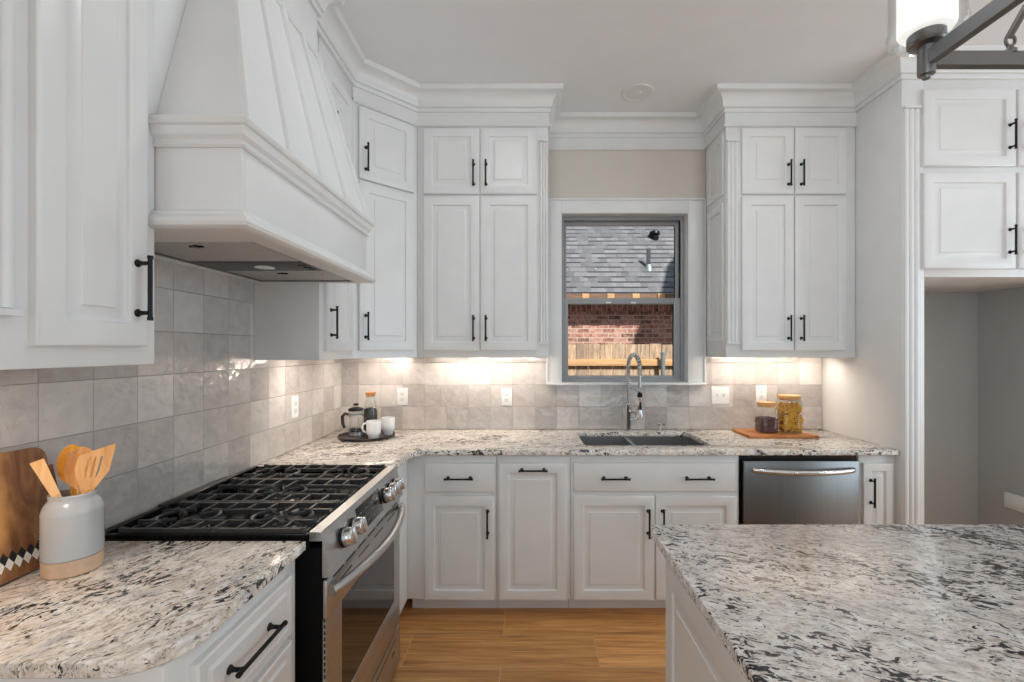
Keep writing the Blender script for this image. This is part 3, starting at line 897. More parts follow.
# ------------------------------------------------------------------ base cabinets
CZ = 0.884          # underside of the stone
TK = 0.105
fB = Fr((0, FACE, 0), (1, 0, 0), (0, -1, 0))
def base_body(x0, x1):
    m = MB(); m.box(x0, x1, FACE, YB - 0.012, TK, CZ - 0.0005, 0.0015); m.box(x0, x1, FACE + 0.10, YB - 0.012, 0.0, TK)
    return m
XB = -0.643         # face of left run
# near drawers on the left run
t = thing('drawer_cabinet', 'white drawer base cabinet with moulded fronts nearest the camera, under the crock', 'cabinet', ((XL + XB) / 2, 1.04, 0))
m = MB(); m.box(XL + 0.002, XB, 0.805, 1.262, TK, CZ - 0.0005, 0.0015); m.box(XL + 0.002, XB - 0.075, 0.805, 1.262, 0, TK); obj('body', m, PAINT, t)
fl = Fr((XB, 0, 0), (0, 1, 0), (1, 0, 0))
for b0, b1, hb in ((0.693, 0.845, 0.776), (0.418, 0.670, 0.59), (0.130, 0.400, 0.32)):
    d = obj('drawer', ledged(fl, 0.866, 1.216, b0, b1), PAINT, t)
    pull(d, fl, 1.026, hb, 0.02, False, 0.175)
# corner carcass past the range
t = thing('corner_base_cabinet', 'plain white corner base cabinet side between the range and the drawers', 'cabinet', (-0.95, 2.57, 0))
m = MB(); m.box(XL + 0.002, XB, 2.078, YB - 0.012, TK, CZ - 0.0005, 0.0015); m.box(XL + 0.002, XB - 0.075, 2.078, YB - 0.012, 0, TK); obj('body', m, PAINT, t)
m = MB(); m.box(XB - 0.075, XB - 0.06, 2.078, FACE + 0.09, 0.0, TK); obj('toe_kick', m, PAINT, t)
# drawer over door
t = thing('base_cabinet', 'white base cabinet with one drawer over one door, left of the pull-out', 'cabinet', (-0.40, 2.75, 0))
obj('body', base_body(XB + 0.001, -0.164), PAINT, t)
d = obj('drawer', slabfront(fB, -0.549, -0.175, 0.684, 0.839), PAINT, t); pull(d, fB, -0.362, 0.762, 0.02, False)
door(t, fB, -0.549, -0.175, 0.106, 0.662, 'r', 0.526)
# pull-out
t = thing('pull_out_cabinet', 'narrow white full-height pull-out base cabinet with handle on top rail', 'cabinet', (0.035, 2.75, 0))
obj('body', base_body(-0.162, 0.232), PAINT, t)
d = obj('door', raised(fB, -0.152, 0.214, 0.106, 0.839), PAINT, t); pull(d, fB, 0.032, 0.806, 0.02, False)
# sink base
t = thing('sink_base_cabinet', 'wide white sink base cabinet with false front over two doors', 'cabinet', (0.69, 2.75, 0))
m = MB(); m.box(0.234, 1.139, FACE, FACE + 0.02, TK, CZ - 0.0005, 0.0015); m.box(0.234, 0.25, FACE + 0.02, YB - 0.012, TK, CZ - 0.0005); m.box(1.123, 1.139, FACE + 0.02, YB - 0.012, TK, CZ - 0.0005)
m.box(0.25, 1.123, FACE + 0.02, YB - 0.012, TK, TK + 0.016); m.box(0.234, 1.139, FACE + 0.10, YB - 0.012, 0, TK); obj('body', m, PAINT, t)
d = obj('false_front', slabfront(fB, 0.249, 1.120, 0.687, 0.841), PAINT, t); pull(d, fB, 0.469, 0.762, 0.02, False); pull(d, fB, 0.913, 0.762, 0.02, False)
door(t, fB, 0.249, 0.682, 0.106, 0.664, 'r', 0.526); door(t, fB, 0.688, 1.120, 0.106, 0.664, 'l', 0.526)
# right end
t = thing('base_cabinet', 'very narrow white base cabinet with a tall door, right of the dishwasher', 'cabinet', (1.88, 2.75, 0))
obj('body', base_body(1.785, 1.979), PAINT, t)
door(t, fB, 1.800, 1.960, 0.106, 0.839, 'l', 0.69)

# dishwasher
t = thing('dishwasher', 'stainless steel dishwasher with a bowed bar handle under the counter', 'dishwasher', (1.46, 2.75, 0))
m = MB(); m.box(1.141, 1.783, FACE + 0.012, YB - 0.02, 0.005, CZ - 0.001); obj('tub', m, ENAMEL, t)
m = MB(); m.box(1.158, 1.772, FACE - 0.022, FACE + 0.011, 0.12, 0.852, 0.005); d = obj('door', m, DWSTEEL, t)
m = MB()
pts = []
for k in range(25):
    s_ = k / 24
    pts.append((1.205 + 0.535 * s_, FACE - 0.024 - 0.045 * math.sin(PI * s_) ** 0.6, 0.806 - 0.006 * math.sin(PI * s_)))
m.tube(pts, 0.013, 12, 1.1); obj('handle', m, CHROME, d)
m = MB(); m.box(1.158, 1.772, FACE + 0.012, FACE + 0.03, 0.02, 0.115); obj('kick_plate', m, STEELD, t)

# ------------------------------------------------------------------ stone tops
def arc(cx, cy, r, a0, a1, n=8):
    return [(cx + r * math.cos(math.radians(a0 + (a1 - a0) * k / n)), cy + r * math.sin(math.radians(a0 + (a1 - a0) * k / n))) for k in range(n + 1)]
ZC0, ZC1 = 0.8845, 0.914
m = MB()
m.slab([(XL + 0.001, 0.772)] + arc(-0.617 - 0.11, 0.772 + 0.11, 0.11, -90, 0) + [(-0.617, 1.268), (XL + 0.001, 1.268)], [], ZC0, ZC1)
tag(obj('countertop', m, GRAN_L), 'speckled cream granite countertop left of the range, under the crock', 'countertop')
SX0, SX1, SY0, SY1 = 0.322, 1.035, 2.535, 2.935
m = MB()
hole = arc(SX0 + 0.03, SY0 + 0.03, 0.03, 180, 270, 4) + arc(SX1 - 0.03, SY0 + 0.03, 0.03, 270, 360, 4) + arc(SX1 - 0.03, SY1 - 0.03, 0.03, 0, 90, 4) + arc(SX0 + 0.03, SY1 - 0.03, 0.03, 90, 180, 4)
m.slab([(XL + 0.001, 2.074), (-0.608, 2.074)] + list(reversed(arc(-0.608 + 0.10, 2.415 - 0.10, 0.10, 90, 180))) + [(1.979, 2.415), (1.979, YB - 0.001), (XL + 0.001, YB - 0.001)], [list(reversed(hole))], ZC0, ZC1)
tag(obj('countertop', m, GRAN_B), 'long speckled granite countertop with sink cutout along the window wall', 'countertop')
m = MB()
m.slab([(0.369, -0.45), (2.35, -0.45), (2.35, 1.389)] + arc(0.369 + 0.035, 1.389 - 0.035, 0.035, 90, 180, 5), [], ZC0, ZC1)
tag(obj('countertop', m, GRAN_I), 'wide pale granite island top with black flecks in the foreground', 'countertop')

# island
t = thing('kitchen_island', 'white kitchen island with raised side panels under pale granite', 'island', (1.37, 0.5, 0))
m = MB(); m.box(0.411, 2.30, -0.40, 1.352, TK, CZ - 0.0005, 0.002); m.box(0.49, 2.24, -0.34, 1.29, 0, TK); obj('body', m, PAINT, t)
fi = Fr((0.411, 1.352, 0), (0, -1, 0), (-1, 0, 0))
for k in range(3):
    obj('side_panel', raised(fi, 0.045 + k * 0.57, 0.585 + k * 0.57, 0.145, 0.845, 0.016, 0.06), PAINT, t)

# ------------------------------------------------------------------ sink, faucet and deck pieces
t = thing('sink', 'double-bowl stainless undermount sink below the window', 'sink', (0.68, 2.73, 0.68))
def bowl(x0, x1, zf):
    m = MB()
    y0, y1 = SY0 - 0.004, SY1 + 0.004
    R = lambda i, z: [(x0 + i, y0 + i, z), (x1 - i, y0 + i, z), (x1 - i, y1 - i, z), (x0 + i, y1 - i, z)]
    m.loft([R(-0.010, ZC0 - 0.001), R(0, ZC0 - 0.001), R(0.004, 0.74), R(0.02, zf), R(0.02, zf)][:4], cap0=False)
    m.loft([R(-0.010, ZC0 - 0.001), R(-0.004, 0.73), R(0.014, zf - 0.006)], cap0=False)
    return m
b = obj('bowl', bowl(SX0 - 0.004, 0.622, 0.68), SINKM, t)
m = MB(); m.lathe([(0.04, 0), (0.04, 0.004), (0.03, 0.006)], (0.47, 2.75, 0.681), 20); obj('drain', m, CHROME, b)
b = obj('bowl', bowl(0.642, SX1 + 0.004, 0.68), SINKM, t)
m = MB(); m.lathe([(0.04, 0), (0.04, 0.004), (0.03, 0.006)], (0.84, 2.75, 0.681), 20); obj('drain', m, CHROME, b)

fx, fyy = 0.664, 2.985
t = thing('faucet', 'tall stainless spring-neck kitchen faucet behind the sink', 'faucet', (fx, fyy, ZC1))
m = MB(); m.lathe([(0.027, 0.0005), (0.027, 0.006), (0.018, 0.010), (0.017, 0.16), (0.019, 0.165), (0.019, 0.185), (0.012, 0.19)], (fx, fyy, ZC1), 24); obj('post', m, CHROME, t)
m = MB()
dirx, diry = 0.034, -0.17
m.cyl((fx, fyy, ZC1 + 0.18), (fx, fyy, ZC1 + 0.36), 0.0085)
neck = [Vector((fx, fyy, ZC1 + 0.30))]
for k in range(33):
    a = PI * k / 32
    neck.append(Vector((fx + dirx * (1 - math.cos(a)) / 2, fyy + diry * (1 - math.cos(a)) / 2, ZC1 + 0.415 + 0.085 * math.sin(a))))
neck.append(Vector((fx + dirx, fyy + diry, ZC1 + 0.30)))
m.tube(neck, 0.0085, 10); obj('hose', m, STEELD, t)
m = MB()
turns, dense = 62, []
L = [0]
for a, b in zip(neck, neck[1:]):
    L.append(L[-1] + (b - a).length)
def along(d):
    for i in range(len(L) - 1):
        if d <= L[i + 1]:
            return neck[i].lerp(neck[i + 1], (d - L[i]) / (L[i + 1] - L[i])), (neck[i + 1] - neck[i]).normalized()
    return neck[-1], (neck[-1] - neck[-2]).normalized()
side = Vector((-diry, dirx, 0)).normalized()
for k in range(turns * 8 + 1):
    p, tg = along(L[-1] * 0.86 * k / (turns * 8))
    b = tg.cross(side)
    a = 2 * PI * k / 8
    dense.append(p + side * 0.0125 * math.cos(a) + b * 0.0125 * math.sin(a))
m.tube(dense, 0.0024, 5); obj('spring', m, CHROME, t)
hx, hy = fx + dirx, fyy + diry
m = MB(); m.lathe([(0.012, 0.22), (0.015, 0.225), (0.018, 0.30), (0.016, 0.305)][:3], (hx, hy, ZC1 - 0.06), 18)
m.lathe([(0.016, 0.10), (0.017, 0.108), (0.014, 0.16)], (hx, hy, ZC1 + 0.0), 18); hd = obj('spray_head', m, CHROME, t)
m = MB(); m.lathe([(0.0145, 0.235), (0.0165, 0.24), (0.0165, 0.262), (0.012, 0.268)], (hx, hy, ZC1), 18); obj('grip', m, BLACK, hd)
m = MB(); m.box(hx - 0.006, hx + 0.006, hy - 0.019, hy - 0.012, ZC1 + 0.165, ZC1 + 0.21, 0.002); obj('spray_button', m, BLACK, hd)
m = MB(); m.tube([(fx, fyy, ZC1 + 0.285), (fx + dirx * 0.5, fyy + diry * 0.5, ZC1 + 0.288), (hx, hy, ZC1 + 0.272)], 0.006, 10); obj('support_arm', m, CHROME, t)
m = MB(); m.tube([(fx, fyy, ZC1 + 0.13), (fx + 0.02, fyy - 0.06, ZC1 + 0.13), (hx, hy + 0.01, ZC1 + 0.128)], 0.007, 10)
m.lathe([(0.0225, -0.006), (0.0225, 0.006)], (hx, hy, ZC1 + 0.128), 18); obj('head_dock', m, CHROME, t)
m = MB(); m.cyl((fx + 0.015, fyy, ZC1 + 0.075), (fx + 0.048, fyy, ZC1 + 0.082), 0.009); m.tube([(fx + 0.045, fyy, ZC1 + 0.08), (fx + 0.052, fyy - 0.02, ZC1 + 0.12), (fx + 0.055, fyy - 0.03, ZC1 + 0.155)], 0.004, 8)
obj('lever', m, CHROME, t)
t = thing('soap_dispenser', 'small steel soap dispenser on the counter right of the faucet', 'soap dispenser', (0.868, 2.985, ZC1))
m = MB(); m.lathe([(0.019, 0.0005), (0.019, 0.005), (0.010, 0.010), (0.009, 0.030), (0.012, 0.034), (0.012, 0.044), (0.006, 0.048)], (0.868, 2.985, ZC1), 20); obj('body', m, CHROME, t)
m = MB(); m.tube([(0.868, 2.985, ZC1 + 0.046), (0.868, 2.985, ZC1 + 0.058), (0.874, 2.96, ZC1 + 0.060), (0.880, 2.925, ZC1 + 0.052)], 0.0055, 10); obj('spout', m, CHROME, t)
m = MB(); m.lathe([(0.022, 0.0005), (0.022, 0.006), (0.012, 0.008), (0.012, 0.014), (0.005, 0.016)], (0.988, 2.985, ZC1), 20)
tag(obj('air_switch', m, CHROME), 'low round steel button on the counter behind the sink', 'button')

# ------------------------------------------------------------------ gas range
RY0, RY1 = 1.306, 2.060
t = thing('gas_range', 'stainless slide-in gas range with black cast iron grates', 'range', (-0.9, (RY0 + RY1) / 2, 0))
RANGE = t
m = MB(); m.box(-1.22, -0.575, RY0 + 0.001, RY1 - 0.001, 0.02, 0.876, 0.002); obj('body', m, SIDEBLACK, t)
for x in (-1.18, -0.64):
    for y in (RY0 + 0.05, RY1 - 0.05):
        m = MB(); m.cyl((x, y, 0.0), (x, y, 0.022), 0.018); obj('foot', m, BLACK, t)
m = MB()
m.box(-1.221, -0.612, RY0 + 0.002, RY1 - 0.002, 0.877, 0.888)
m.box(-1.221, -0.612, RY0 - 0.004, RY0 + 0.008, 0.9145, 0.918, 0.001); m.box(-1.221, -0.612, RY1 - 0.008, RY1 + 0.002, 0.9145, 0.918, 0.001)
m.box(-1.221, -0.612, RY0 + 0.002, RY0 + 0.008, 0.888, 0.9145); m.box(-1.221, -0.612, RY1 - 0.008, RY1 - 0.002, 0.888, 0.9145)
m.box(-1.222, -1.20, RY0, RY1, 0.888, 0.922, 0.004); m.box(-1.2225, -1.185, 1.52, 1.86, 0.900, 0.929, 0.006)
m.box(-0.622, -0.612, RY0 + 0.008, RY1 - 0.008, 0.888, 0.908)
obj('cooktop', m, ENAMEL, t)
# slanted control panel
m = MB()
sec = [(-0.611, 0.896), (-0.611, 0.923), (-0.578, 0.921), (-0.548, 0.792), (-0.574, 0.790), (-0.574, 0.896)]
m.loft([[Vector((x, y, z)) for x, z in sec] for y in (RY0 + 0.001, RY1)])
cp = obj('control_panel', m, STEEL, t, 20)
pn = Vector((0.129, 0, 0.030)).normalized()
pz = Vector((-0.030, 0, 0.129)).normalized()
pc = Vector((-0.563, 0, 0.857))
def onp(y, v, w_):
    return Vector((pc.x, y, pc.z)) + pz * v + pn * w_
for y in (1.425, 1.512, 1.838, 1.908, 1.976):
    m = MB(); m.lathe([(0.0305, 0), (0.0305, 0.009)], onp(y, 0, 0), 22, pn); k = obj('knob_collar', m, BLACK, t)
    m = MB(); m.lathe([(0.0285, 0.009), (0.0285, 0.016), (0.0265, 0.033), (0.025, 0.036)], onp(y, 0, 0), 22, pn)
    M = Matrix.Translation(onp(y, 0, 0.036)) @ Matrix((pz.cross(pn), pz, pn)).transposed().to_4x4()
    m.box(-0.006, 0.006, -0.024, 0.024, 0, 0.009, 0.001, M); obj('knob', m, CHROME, k)
m = MB(); m.loft([[onp(y0, v, 0.002) for y0, v in ((1.556, -0.04), (1.796, -0.04), (1.796, 0.042), (1.556, 0.042))], [onp(y0, v, 0.0005) for y0, v in ((1.552, -0.043), (1.80, -0.043), (1.80, 0.045), (1.552, 0.045))]])
dp = obj('display', m, BGLASS, cp)
m = MB()
for k in range(4):
    for j in range(3):
        y = 1.58 + 0.055 * k
        v = -0.026 + 0.022 * j
        m.loft([[onp(y, v, 0.0023), onp(y + 0.016, v, 0.0023), onp(y + 0.016, v + 0.003, 0.0023), onp(y, v + 0.003, 0.0023)], [onp(y, v, 0.0019), onp(y + 0.016, v, 0.0019), onp(y + 0.016, v + 0.003, 0.0019), onp(y, v + 0.003, 0.0019)]])
obj('key_marks', m, plain('grey_print', (0.25, 0.25, 0.25, 1), 0.5), dp)
# oven door
DX = -0.562
m = MB(); frame4_y = (RY0 + 0.002, RY1 - 0.002)
y0, y1 = frame4_y
wy0, wy1, wz0, wz1 = 1.416, 1.972, 0.355, 0.665
m.box(-0.573, DX, y0, y1, 0.215, wz0, 0.002); m.box(-0.573, DX, y0, y1, wz1, 0.782, 0.002); m.box(-0.573, DX, y0, wy0, wz0, wz1, 0.0); m.box(-0.573, DX, wy1, y1, wz0, wz1, 0.0)
od = obj('oven_door', m, STEEL, t)
m = MB(); m.box(-0.573, DX - 0.001, wy0, wy1, wz0, wz1); obj('oven_window', m, BGLASS, od)
m = MB()
for k in range(7):
    y = y0 + 0.045 + k * 0.098
    m.box(DX - 0.002, DX + 0.0008, y, y + 0.075, 0.768, 0.774); 
for k in range(4):
    y = y0 + 0.09 + k * 0.16
    m.box(DX - 0.002, DX + 0.0008, y, y + 0.10, 0.735, 0.740)
for k in range(10):
    z = 0.50 + 0.018 * k
    m.box(-0.570, -0.565, y0 - 0.0008, y0 + 0.001, z, z + 0.011)
obj('vent_grille', m, DARKSLOT, od)
m = MB(); pts = []
for k in range(29):
    s_ = k / 28
    pts.append((DX + 0.008 + 0.058 * math.sin(PI * s_) ** 0.75, y0 + 0.014 + (y1 - y0 - 0.028) * s_, 0.745))
m.tube(pts, 0.0155, 14, 1.0); obj('handle', m, STEEL, od)
m = MB(); m.box(-0.573, DX, y0, y1, 0.045, 0.206, 0.002); dr = obj('storage_drawer', m, STEEL, t)
m = MB(); m.box(DX - 0.002, DX + 0.0008, y0 + 0.06, y1 - 0.06, 0.176, 0.180); m.box(DX - 0.002, DX + 0.001, 1.94, 1.975, 0.132, 0.140); obj('drawer_groove', m, DARKSLOT, dr)
# burners
for bx, by, r in ((-0.755, 1.44, 0.052), (-1.05, 1.44, 0.042), (-0.755, 1.935, 0.048), (-1.05, 1.935, 0.04), (-0.90, 1.688, 0.05)):
    m = MB(); m.lathe([(r * 1.25, 0.8882), (r * 1.22, 0.8940), (r, 0.8960), (r * 0.95, 0.9005)], (bx, by, 0), 26); bb = obj('burner', m, ALU, t)
    m = MB(); m.lathe([(r * 0.92, 0.9005), (r * 0.95, 0.9030), (r * 0.90, 0.9080), (r * 0.3, 0.9095)], (bx, by, 0), 26); obj('burner_cap', m, IRON, bb)
# grates
def bar(m, p0, p1, wd=0.0105, h=0.013):
    p0, p1 = Vector(p0), Vector(p1)
    d = (p1 - p0)
    u = Vector((-d.y, d.x, 0)).normalized() * wd / 2
    prof_ = [(-1.0, -h), (-0.75, 0), (0.75, 0), (1.0, -h)]
    m.loft([[p + u * a + Z * c for a, c in prof_] for p in (p0, p1)])
GZ = 0.9285
gy = [(RY0 + 0.008, 1.548), (1.552, 1.824), (1.828, RY1 - 0.008)]
gx0, gx1 = -1.165, -0.628
for gi, (ya, yb) in enumerate(gy):
    m = MB()
    yc_ = (ya + yb) / 2
    n_in = (ya + (yb - ya) * 0.30, ya + (yb - ya) * 0.70)
    for y in (ya + 0.005, yb - 0.005):
        bar(m, (gx0, y, GZ), (gx1, y, GZ), 0.013, 0.017)
        for x in (gx0 + 0.006, gx1 - 0.006, (gx0 + gx1) / 2):
            m.box(x - 0.008, x + 0.008, y - 0.006, y + 0.006, 0.8885, GZ + 0.003, 0.002)
    cs = [(-0.755, yc_), (-1.05, yc_)] if gi != 1 else [(-0.90, yc_)]
    for y in n_in:
        xs = [gx0] + sorted([c[0] + sg * 0.045 for c in cs for sg in (-1, 1)]) + [gx1]
        for k in range(0, len(xs), 2):
            bar(m, (xs[k], y, GZ), (xs[k + 1], y, GZ))
        for x in (gx0 + 0.004, gx1 - 0.004):
            m.box(x - 0.006, x + 0.006, y - 0.005, y + 0.005, 0.8885, GZ, 0.002)
    for x in (gx0 + 0.004, gx1 - 0.004):
        bar(m, (x, ya + 0.005, GZ - 0.012), (x, yb - 0.005, GZ - 0.012), 0.008, 0.010)
    nx = 8
    for k in range(1, nx):
        x = gx0 + (gx1 - gx0) * k / nx
        near = min(abs(x - c[0]) for c in cs)
        if near < 0.05:
            for yy, sg in ((ya + 0.005, 1), (yb - 0.005, -1)):
                bar(m, (x, yy, GZ), (x + (cs[0][0] - x) * 0.0, yc_ - sg * 0.030, GZ))
                pe = Vector((x, yc_ - sg * 0.030, GZ - 0.006))
                m.tube([pe, pe + Vector((0.006, sg * 0.008, -0.008)), pe + Vector((0.012, sg * 0.006, -0.016))], 0.0052, 6)
        else:
            bar(m, (x, ya + 0.005, GZ), (x, n_in[0] + 0.006, GZ)); bar(m, (x, n_in[1] - 0.006, GZ), (x, yb - 0.005, GZ))
    for c in cs:
        for a0_ in (105, -75):
            m.tube([Vector((c[0] + 0.090 * math.cos(math.radians(a0_ + q * 15)), c[1] + 0.066 * math.sin(math.radians(a0_ + q * 15)), GZ - 0.006)) for q in range(11)], 0.0058, 6)
        for a in (45, 135, 225, 315):
            ca, sa = math.cos(math.radians(a)), math.sin(math.radians(a))
            pts = [Vector((c[0] + ca * q * 1.25, c[1] + sa * q, GZ - 0.007)) for q in (0.026, 0.055, 0.098)]
            m.tube(pts, 0.006, 6)
    obj('grate', m, IRON, t)

RANGE.location.x -= 0.014

# ------------------------------------------------------------------ wall plates
def plate(fr, a, b, label, n=1, kind='outlet'):
    t = thing('wall_outlet' if kind == 'outlet' else 'wall_switch', label, kind, fr(a, b - 0.058, 0), 'white plates on the tiled backsplash')
    hw = 0.036 + 0.023 * (n - 1)
    m = MB()
    R = lambda i, c: [fr(a - hw + i, b - 0.058 + i, c), fr(a + hw - i, b - 0.058 + i, c), fr(a + hw - i, b + 0.058 - i, c), fr(a - hw + i, b + 0.058 - i, c)]
    m.loft([R(0, 0.0003), R(0, 0.003), R(0.003, 0.0055), R(0.006, 0.006)]); pt = obj('cover_plate', m, PLASTIC, t)
    for k in range(n):
        ac = a + (k - (n - 1) / 2) * 0.046
        if kind == 'outlet':
            for db in (-0.0195, 0.0195):
                m = MB(); s2 = MB()
                Q = lambda i, c: [fr(ac - 0.016 + i, b + db - 0.0135 + i, c), fr(ac + 0.016 - i, b + db - 0.0135 + i, c), fr(ac + 0.016 - i, b + db + 0.0135 - i, c), fr(ac - 0.016 + i, b + db + 0.0135 - i, c)]
                m.loft([Q(0, 0.005), Q(0, 0.0075), Q(0.002, 0.008)])
                for da in (-0.006, 0.006):
                    q = lambda c: [fr(ac + da - 0.001, b + db - 0.002, c), fr(ac + da + 0.001, b + db - 0.002, c), fr(ac + da + 0.001, b + db + 0.006, c), fr(ac + da - 0.001, b + db + 0.006, c)]
                    s2.loft([q(0.0075), q(0.0083)])
                s2.lathe([(0.0022, 0), (0.0022, 0.0008)], fr(ac, b + db - 0.007, 0.0076), 10, fr.n)
                sk = obj('socket', m, WGLAZE, t); obj('slots', s2, DARKSLOT, sk)
        else:
            m = MB()
            m.loft([[fr(ac - 0.0055, b - 0.012, c), fr(ac + 0.0055, b - 0.012, c), fr(ac + 0.0055, b + 0.012, c), fr(ac - 0.0055, b + 0.012, c)] for c in (0.005, 0.007)])
            m.loft([[fr(ac - 0.0035, b - 0.002, 0.006), fr(ac + 0.0035, b - 0.002, 0.006), fr(ac + 0.0035, b + 0.009, 0.006), fr(ac - 0.0035, b + 0.009, 0.006)],
                    [fr(ac - 0.003, b + 0.006, 0.016), fr(ac + 0.003, b + 0.006, 0.016), fr(ac + 0.003, b + 0.011, 0.016), fr(ac - 0.003, b + 0.011, 0.016)]])
            obj('toggle', m, WGLAZE, t)
fw = Fr((0, YB - 0.010, 0), (1, 0, 0), (0, -1, 0))
fwl = Fr((XL + 0.010, 0, 0), (0, 1, 0), (1, 0, 0))
plate(fw, -0.835, 1.133, 'white outlet on the back tile right of the coffee tray')
plate(fw, -0.137, 1.130, 'white outlet on the back tile between coffee tray and window')
plate(fw, 1.294, 1.140, 'wide white double toggle switch plate on tile right of window', 2, 'switch')
plate(fw, 1.568, 1.150, 'white outlet on the back tile just behind the glass jars')
plate(fwl, 2.432, 1.140, 'white outlet on the left wall tile beyond the range')

# ------------------------------------------------------------------ crock with utensils, cutting board
cx, cy = -1.097, 1.10
t = thing('utensil_crock', 'pale grey ribbed stoneware crock with bare clay foot holding utensils', 'crock', (cx, cy, ZC1))
prof_ = [(0.052, 0.0005), (0.0545, 0.004)]
m = MB(); m.lathe(prof_ + [(0.0555, 0.038), (0.050, 0.039)], (cx, cy, ZC1), 40); obj('clay_foot', m, CLAY, t)
m = MB()
pr = [(0.0545, 0.0385)]
for k in range(26):
    z = 0.040 + 0.102 * k / 25
    pr.append((0.0562 + (0.0006 if k % 2 else -0.0004), z))
pr += [(0.0555, 0.150), (0.0525, 0.160), (0.0475, 0.169), (0.0435, 0.174), (0.0430, 0.180), (0.0445, 0.184), (0.0435, 0.188), (0.0400, 0.188), (0.0385, 0.182), (0.0385, 0.172), (0.047, 0.15), (0.050, 0.045)]
m.lathe(pr, (cx, cy, ZC1), 40); obj('glazed_body', m, CROCKG, t, 50)
def utensil(name, label, mat, foot, tip, head, hw, hl, slots=0, face=(0.72, -0.69, 0), taper=0.6):
    """long handle from the crock floor up to a flat head"""
    foot, tip = Vector(foot), Vector(tip)
    d = (tip - foot).normalized()
    n = Vector(face); n = (n - d * n.dot(d)).normalized()
    sd = d.cross(n)
    t = thing(name, label, 'utensil', foot, 'wooden utensils in the crock')
    neck_ = tip - d * hl
    m = MB(); m.tube([foot, foot.lerp(neck_, 0.5), neck_ + d * 0.012], [0.0058, 0.0064, 0.0068], 10, 0.7); obj('shaft', m, mat, t)
    m = MB()
    def outline(k):
        if head == 'turner':
            return hw * (0.25 + 0.75 * min(1, k * 1.9)) if k < 0.93 else hw * 0.97
        if head == 'spoon':
            return hw * math.sqrt(max(0.03, 1 - (2 * k - 1.0) ** 2)) if k > 0.2 else hw * (0.16 + 0.64 * k / 0.2)
        return hw * (0.62 + 0.38 * k)
    N = 16
    cols = [-1, -0.6, -0.2, 0.2, 0.6, 1]
    def pt(k, c, off):
        skew = 0.016 * c * (k ** 6) if head == 'turner' else 0
        bow = -0.012 * (1 - c * c) * math.sin(PI * k) if head == 'spoon' else 0
        return neck_ + d * (hl * k + skew) + sd * outline(k) * c + n * (off + bow)
    for face_off in (0.0022, -0.0022):
        pass
    strips = [(-1, 1, 0, 1)]
    if slots:
        edges = []
        g = 0.10
        wslot = 0.13
        xs = [(-1 + 2 * (i + 1) / (slots + 1)) * 0.72 for i in range(slots)]
        s0, s1 = 0.38, 0.84
        strips = [(-1, 1, 0, s0), (-1, 1, s1, 1)]
        prev = -1
        for x in xs:
            strips.append((prev, x - wslot / 2, s0, s1)); prev = x + wslot / 2
        strips.append((prev, 1, s0, s1))
    for c0, c1, k0, k1 in strips:
        nk = max(2, int(14 * (k1 - k0)))
        rings = []
        for i in range(nk + 1):
            k = k0 + (k1 - k0) * i / nk
            top = [pt(k, c0 + (c1 - c0) * j / 4, 0.0022) for j in range(5)]
            bot = [pt(k, c0 + (c1 - c0) * j / 4, -0.0022) for j in range(4, -1, -1)]
            rings.append(top + bot)
        m.loft(rings)
    obj('head', m, mat, t, 50)
zf = ZC1 + 0.048
def uo(a, b, z):
    return (cx + 0.72 * a + 0.69 * b, cy - 0.69 * a + 0.72 * b, z)
utensil('slotted_turner', 'pale wooden slotted turner tilted right at the front of the crock', UTENS, uo(0.018, -0.006, zf), uo(0.030, 0.042, 1.203), 'turner', 0.031, 0.108, 3)
utensil('slotted_spoon', 'tan wooden slotted spoon in the middle of the crock', UTENS, uo(0, 0.006, zf), uo(0, 0.016, 1.209), 'spoon', 0.029, 0.105, 2)
utensil('pasta_server', 'golden yellow wooden pasta server behind the slotted spoon in crock', UTENY, uo(-0.020, 0.006, zf), uo(-0.030, -0.002, 1.212), 'spoon', 0.027, 0.10, 2)
utensil('wooden_spoon', 'light wooden spoon leaning left out of the crock', UTENS, uo(0.016, 0.022, zf), uo(0.004, -0.060, 1.188), 'flat', 0.012, 0.10, 0)
utensil('wooden_spatula', 'dark brown wooden spatula leaning left, partly behind the light spoon', UTEND, uo(-0.016, -0.004, zf), uo(-0.012, -0.044, 1.172), 'flat', 0.010, 0.10, 0)

# paddle board leaning on the tile
t = thing('cutting_board', 'two-tone wooden paddle cutting board with diamond inlay leaning on tile', 'cutting board', (-1.19, 1.02, ZC1))
lean = math.atan2(0.050, 0.29)
bo = Vector((-1.176, 0, ZC1 + 0.0045)); bu = Vector((-math.sin(lean), 0, math.cos(lean))); bn = Vector((math.cos(lean), 0, math.sin(lean)))
def onb(y, v, w_):
    return bo + Vector((0, y, 0)) + bu * v + bn * w_
yL, yR, vT = 0.85, 1.158, 0.29
hl_, hr_ = 0.955, 1.048
out = [(yL + 0.012, 0.0), (yR - 0.012, 0.0), (yR, 0.012)]
out += [(yR - 0.030 + 0.030 * math.cos(a), vT - 0.030 + 0.030 * math.sin(a)) for a in (0, 0.4, 0.8, 1.2, PI / 2)]
out += [(hr_ + 0.020, vT), (hr_ + 0.008, vT + 0.006), (hr_, vT + 0.022), (hr_, vT + 0.09), (hr_ - 0.02, vT + 0.115), (hl_ + 0.02, vT + 0.115), (hl_, vT + 0.09), (hl_, vT + 0.022), (hl_ - 0.008, vT + 0.006), (hl_ - 0.020, vT)]
out += [(yL + 0.030 - 0.030 * math.sin(a), vT - 0.030 + 0.030 * math.cos(a)) for a in (0, 0.4, 0.8, 1.2, PI / 2)]
out += [(yL, 0.012)]
m = MB()
ctr = Vector((sum(p[0] for p in out) / len(out), sum(p[1] for p in out) / len(out)))
